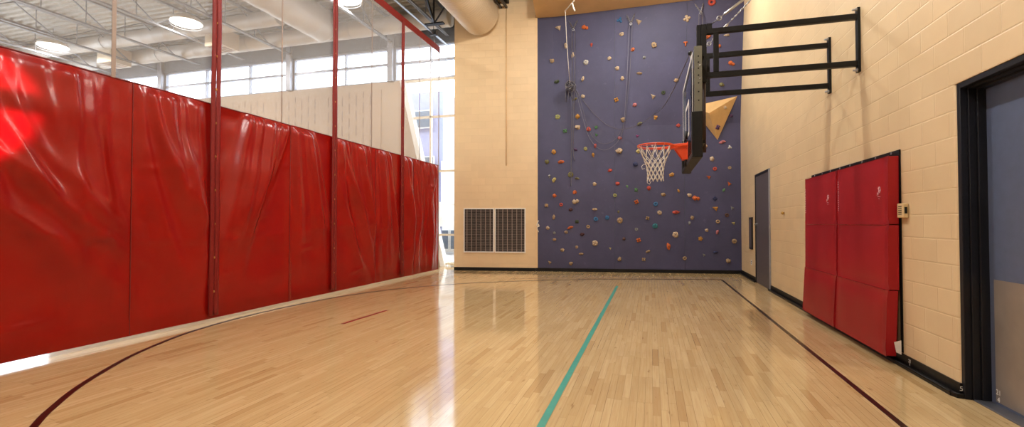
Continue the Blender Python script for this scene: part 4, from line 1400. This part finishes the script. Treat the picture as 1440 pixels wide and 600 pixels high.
# near double door in its recess
XD = XR + .155
d2 = struct(MB().box((XD, DY1 - 1.0, .012), (XD + .045, DY1 - .075, DZ - .07)).build('door_2', M['doorb'], origin=(XD, 4, 0)))
struct(MB().box((XD, DY0 + .075, .012), (XD + .045, DY1 - 1.006, DZ - .07)).build('door_3', M['doorb'], origin=(XD, 3, 0)))
MB().box((XD - .003, DY1 - .98, .03), (XD, DY1 - .125, .93)).build('kick_plate', M['kick'], d2)
m = MB()
m.box((XD - .05, DY1 - .92, 1.02), (XD - .01, DY1 - .22, 1.07)); m.box((XD - .05, DY1 - .26, 1.0), (XD, DY1 - .20, 1.09)); m.box((XD - .05, DY1 - .94, 1.0), (XD, DY1 - .88, 1.09))
fm = MB()
for (ya, yb2) in ((DY1 - .045, DY1 - .001), (DY0 + .001, DY0 + .045)):
    fm.box((XR + .006, ya, 0), (XR + .052, yb2, DZ - .001))
for (ya, yb2) in ((DY1 - .058, DY1 - .001), (DY0 + .001, DY0 + .058)):
    fm.box((XR + .052, ya, 0), (XR + .10, yb2, DZ - .001))
for (ya, yb2) in ((DY1 - .075, DY1 - .001), (DY0 + .001, DY0 + .075)):
    fm.box((XR + .10, ya, 0), (XD + .06, yb2, DZ - .001))
fm.box((XR + .006, DY0 + .045, DZ - .045), (XR + .052, DY1 - .045, DZ - .001))
fm.box((XR + .052, DY0 + .058, DZ - .058), (XR + .10, DY1 - .058, DZ - .001))
fm.box((XR + .10, DY0 + .075, DZ - .07), (XD + .06, DY1 - .075, DZ - .001))
struct(fm.build('trim_12', M['frame'], bevel=.004))
struct(MB().box((XR + .05, DY0 + .06, 0), (XD + .05, DY1 - .06, .011)).build('trim_13', M['thresh'], bevel=.003))
struct(MB().box((XD + .3, 2, 0), (XD + .4, 5, 3)).build('wall_corridor', M['wall_p']))


def text_mesh(txt, size, mat, parent, loc, ex, ey):
    """flat lettering; ex = reading direction, ey = up direction, both world vectors"""
    cu = bpy.data.curves.new('lettering', 'FONT'); cu.body = txt; cu.size = size; cu.extrude = .0006
    cu.align_x = 'CENTER'
    ob = bpy.data.objects.new('lettering', cu); COL.objects.link(ob)
    dg = bpy.context.evaluated_depsgraph_get()
    me = bpy.data.meshes.new_from_object(ob.evaluated_get(dg))
    bpy.data.objects.remove(ob)
    ex = Vector(ex); ey = Vector(ey); ez = ex.cross(ey)
    off = world_loc(parent)
    for v in me.vertices:
        p = Vector(loc) + ex * v.co.x + ey * v.co.y + ez * v.co.z
        v.co = p - off
    me.materials.clear(); me.materials.append(mat)
    o = bpy.data.objects.new('lettering', me); COL.objects.link(o); o.parent = parent
    return o
# reading direction on this wall: to the right in view is towards -Y
text_mesh('21', .055, M['white'], d2, (XD - .0045, DY1 - .155, .085), (0, -1, 0), (0, 0, 1))
text_mesh('4', .055, M['white'], d2, (XD - .0045, DY1 - .155, .032), (0, -1, 0), (0, 0, 1))
bb = bpy.data.objects['baseboard_right']
text_mesh('21', .045, M['white'], bb, (XR - .0135, 5.33, .062), (0, -1, 0), (0, 0, 1))
text_mesh('1', .035, M['white'], bb, (XR - .0135, 5.33, .034), (0, -1, 0), (0, 0, 1))
text_mesh('5', .05, M['white'], bb, (XR - .002, DY1 - .0135, .055), (1, 0, 0), (0, 0, 1))

# ------------------------------------------------------------------ outside the windows
struct(MB().box((-60, 15.6, -.3), (30, 60, -.05)).build('ground', M['pave']))
bd = thing('neighbouring_building', (-10.5, 24, 0), 'washed-out pale grey building with angled roof seen through the tall window', 'building')
MB().add([(-12.9, 22, -.05), (-9.9, 22, -.05), (-9.9, 30, -.05), (-12.9, 30, -.05), (-12.9, 22, 7.1), (-9.9, 22, 7.9), (-9.9, 30, 7.9), (-12.9, 30, 7.1), (-12.2, 22, 7.9), (-12.2, 30, 7.9)],
         [(0, 1, 5, 8, 4), (1, 2, 6, 5), (2, 3, 7, 9, 6), (3, 0, 4, 7), (5, 6, 9, 8), (8, 9, 7, 4)]).build('siding', M['bgrey'], bd)
MB().box((-9.9, 21.8, -.05), (-4, 30, 4.4)).build('render_block', M['bcream'], bd)
m = MB()
for (x0, x1, z0, z1) in ((-12.0, -10.3, 3.2, 4.6), (-11.6, -10.4, 6.1, 6.9), (-9.9, -9.5, .1, 1.0), (-9.35, -8.6, .1, 1.0)):
    o = MB().box((x0 - .05, 21.75, z0 - .05), (x1 + .05, 21.79, z1 + .05)).build('window_frame', M['white'], bd)
    MB().box((x0, 21.72, z0), (x1, 21.745, z1)).build('pane', M['bdark'], o)
bl = thing('balcony', (-9, 19.8, 0), 'white railed balcony seen in the window slot beside the beige pillar', 'balcony')
MB().box((-11.5, 19.6, 1.2), (-6.0, 21.2, 1.5)).build('slab', M['bcream'], bl)
m = MB()
m.box((-11.5, 19.6, 2.12), (-6.0, 19.68, 2.2)); m.box((-11.5, 19.6, 1.56), (-6.0, 19.66, 1.62))
x = -11.5
while x < -6.0:
    m.box((x, 19.61, 1.62), (x + .05, 19.65, 2.12)); x += .17
for x in (-10.6, -9.0, -7.6): m.box((x, 19.56, 1.5), (x + .14, 19.70, 2.28))
m.build('railing', M['bcream'], bl)
for x in (-10.8, -9.1, -7.6): MB().box((x, 19.7, -.05), (x + .14, 19.84, 1.2)).build('post', M['bgrey'], bl)

# ------------------------------------------------------------------ daylight
w = bpy.data.worlds.new('world'); S.world = w; w.use_nodes = True
bg = w.node_tree.nodes['Background']
bg.inputs[0].default_value = (0.76, 0.87, 1.0, 1); bg.inputs[1].default_value = 6.5

# a low sunbeam let in past the corner of the left-hand glazing, striking the back of the curtain
sd = Vector((18.2, -10.78, -4.07)).normalized()
tgt = Vector((XC, 2.66, 2.40))
sl = bpy.data.lights.new('sunbeam', 'SPOT'); sl.energy = 2200000; sl.spot_size = math.radians(1.6); sl.spot_blend = 0.35
sl.shadow_soft_size = 0.05; sl.color = (1.0, 0.95, 0.86)
so = bpy.data.objects.new('sunbeam', sl); COL.objects.link(so)
so.location = tgt - sd * 42
so.rotation_euler = sd.to_track_quat('-Z', 'Y').to_euler()

S.view_settings.view_transform = 'Standard'
S.view_settings.look = 'None'
S.view_settings.exposure = 0.0
S.view_settings.gamma = 1.0
S.view_settings.use_curve_mapping = False
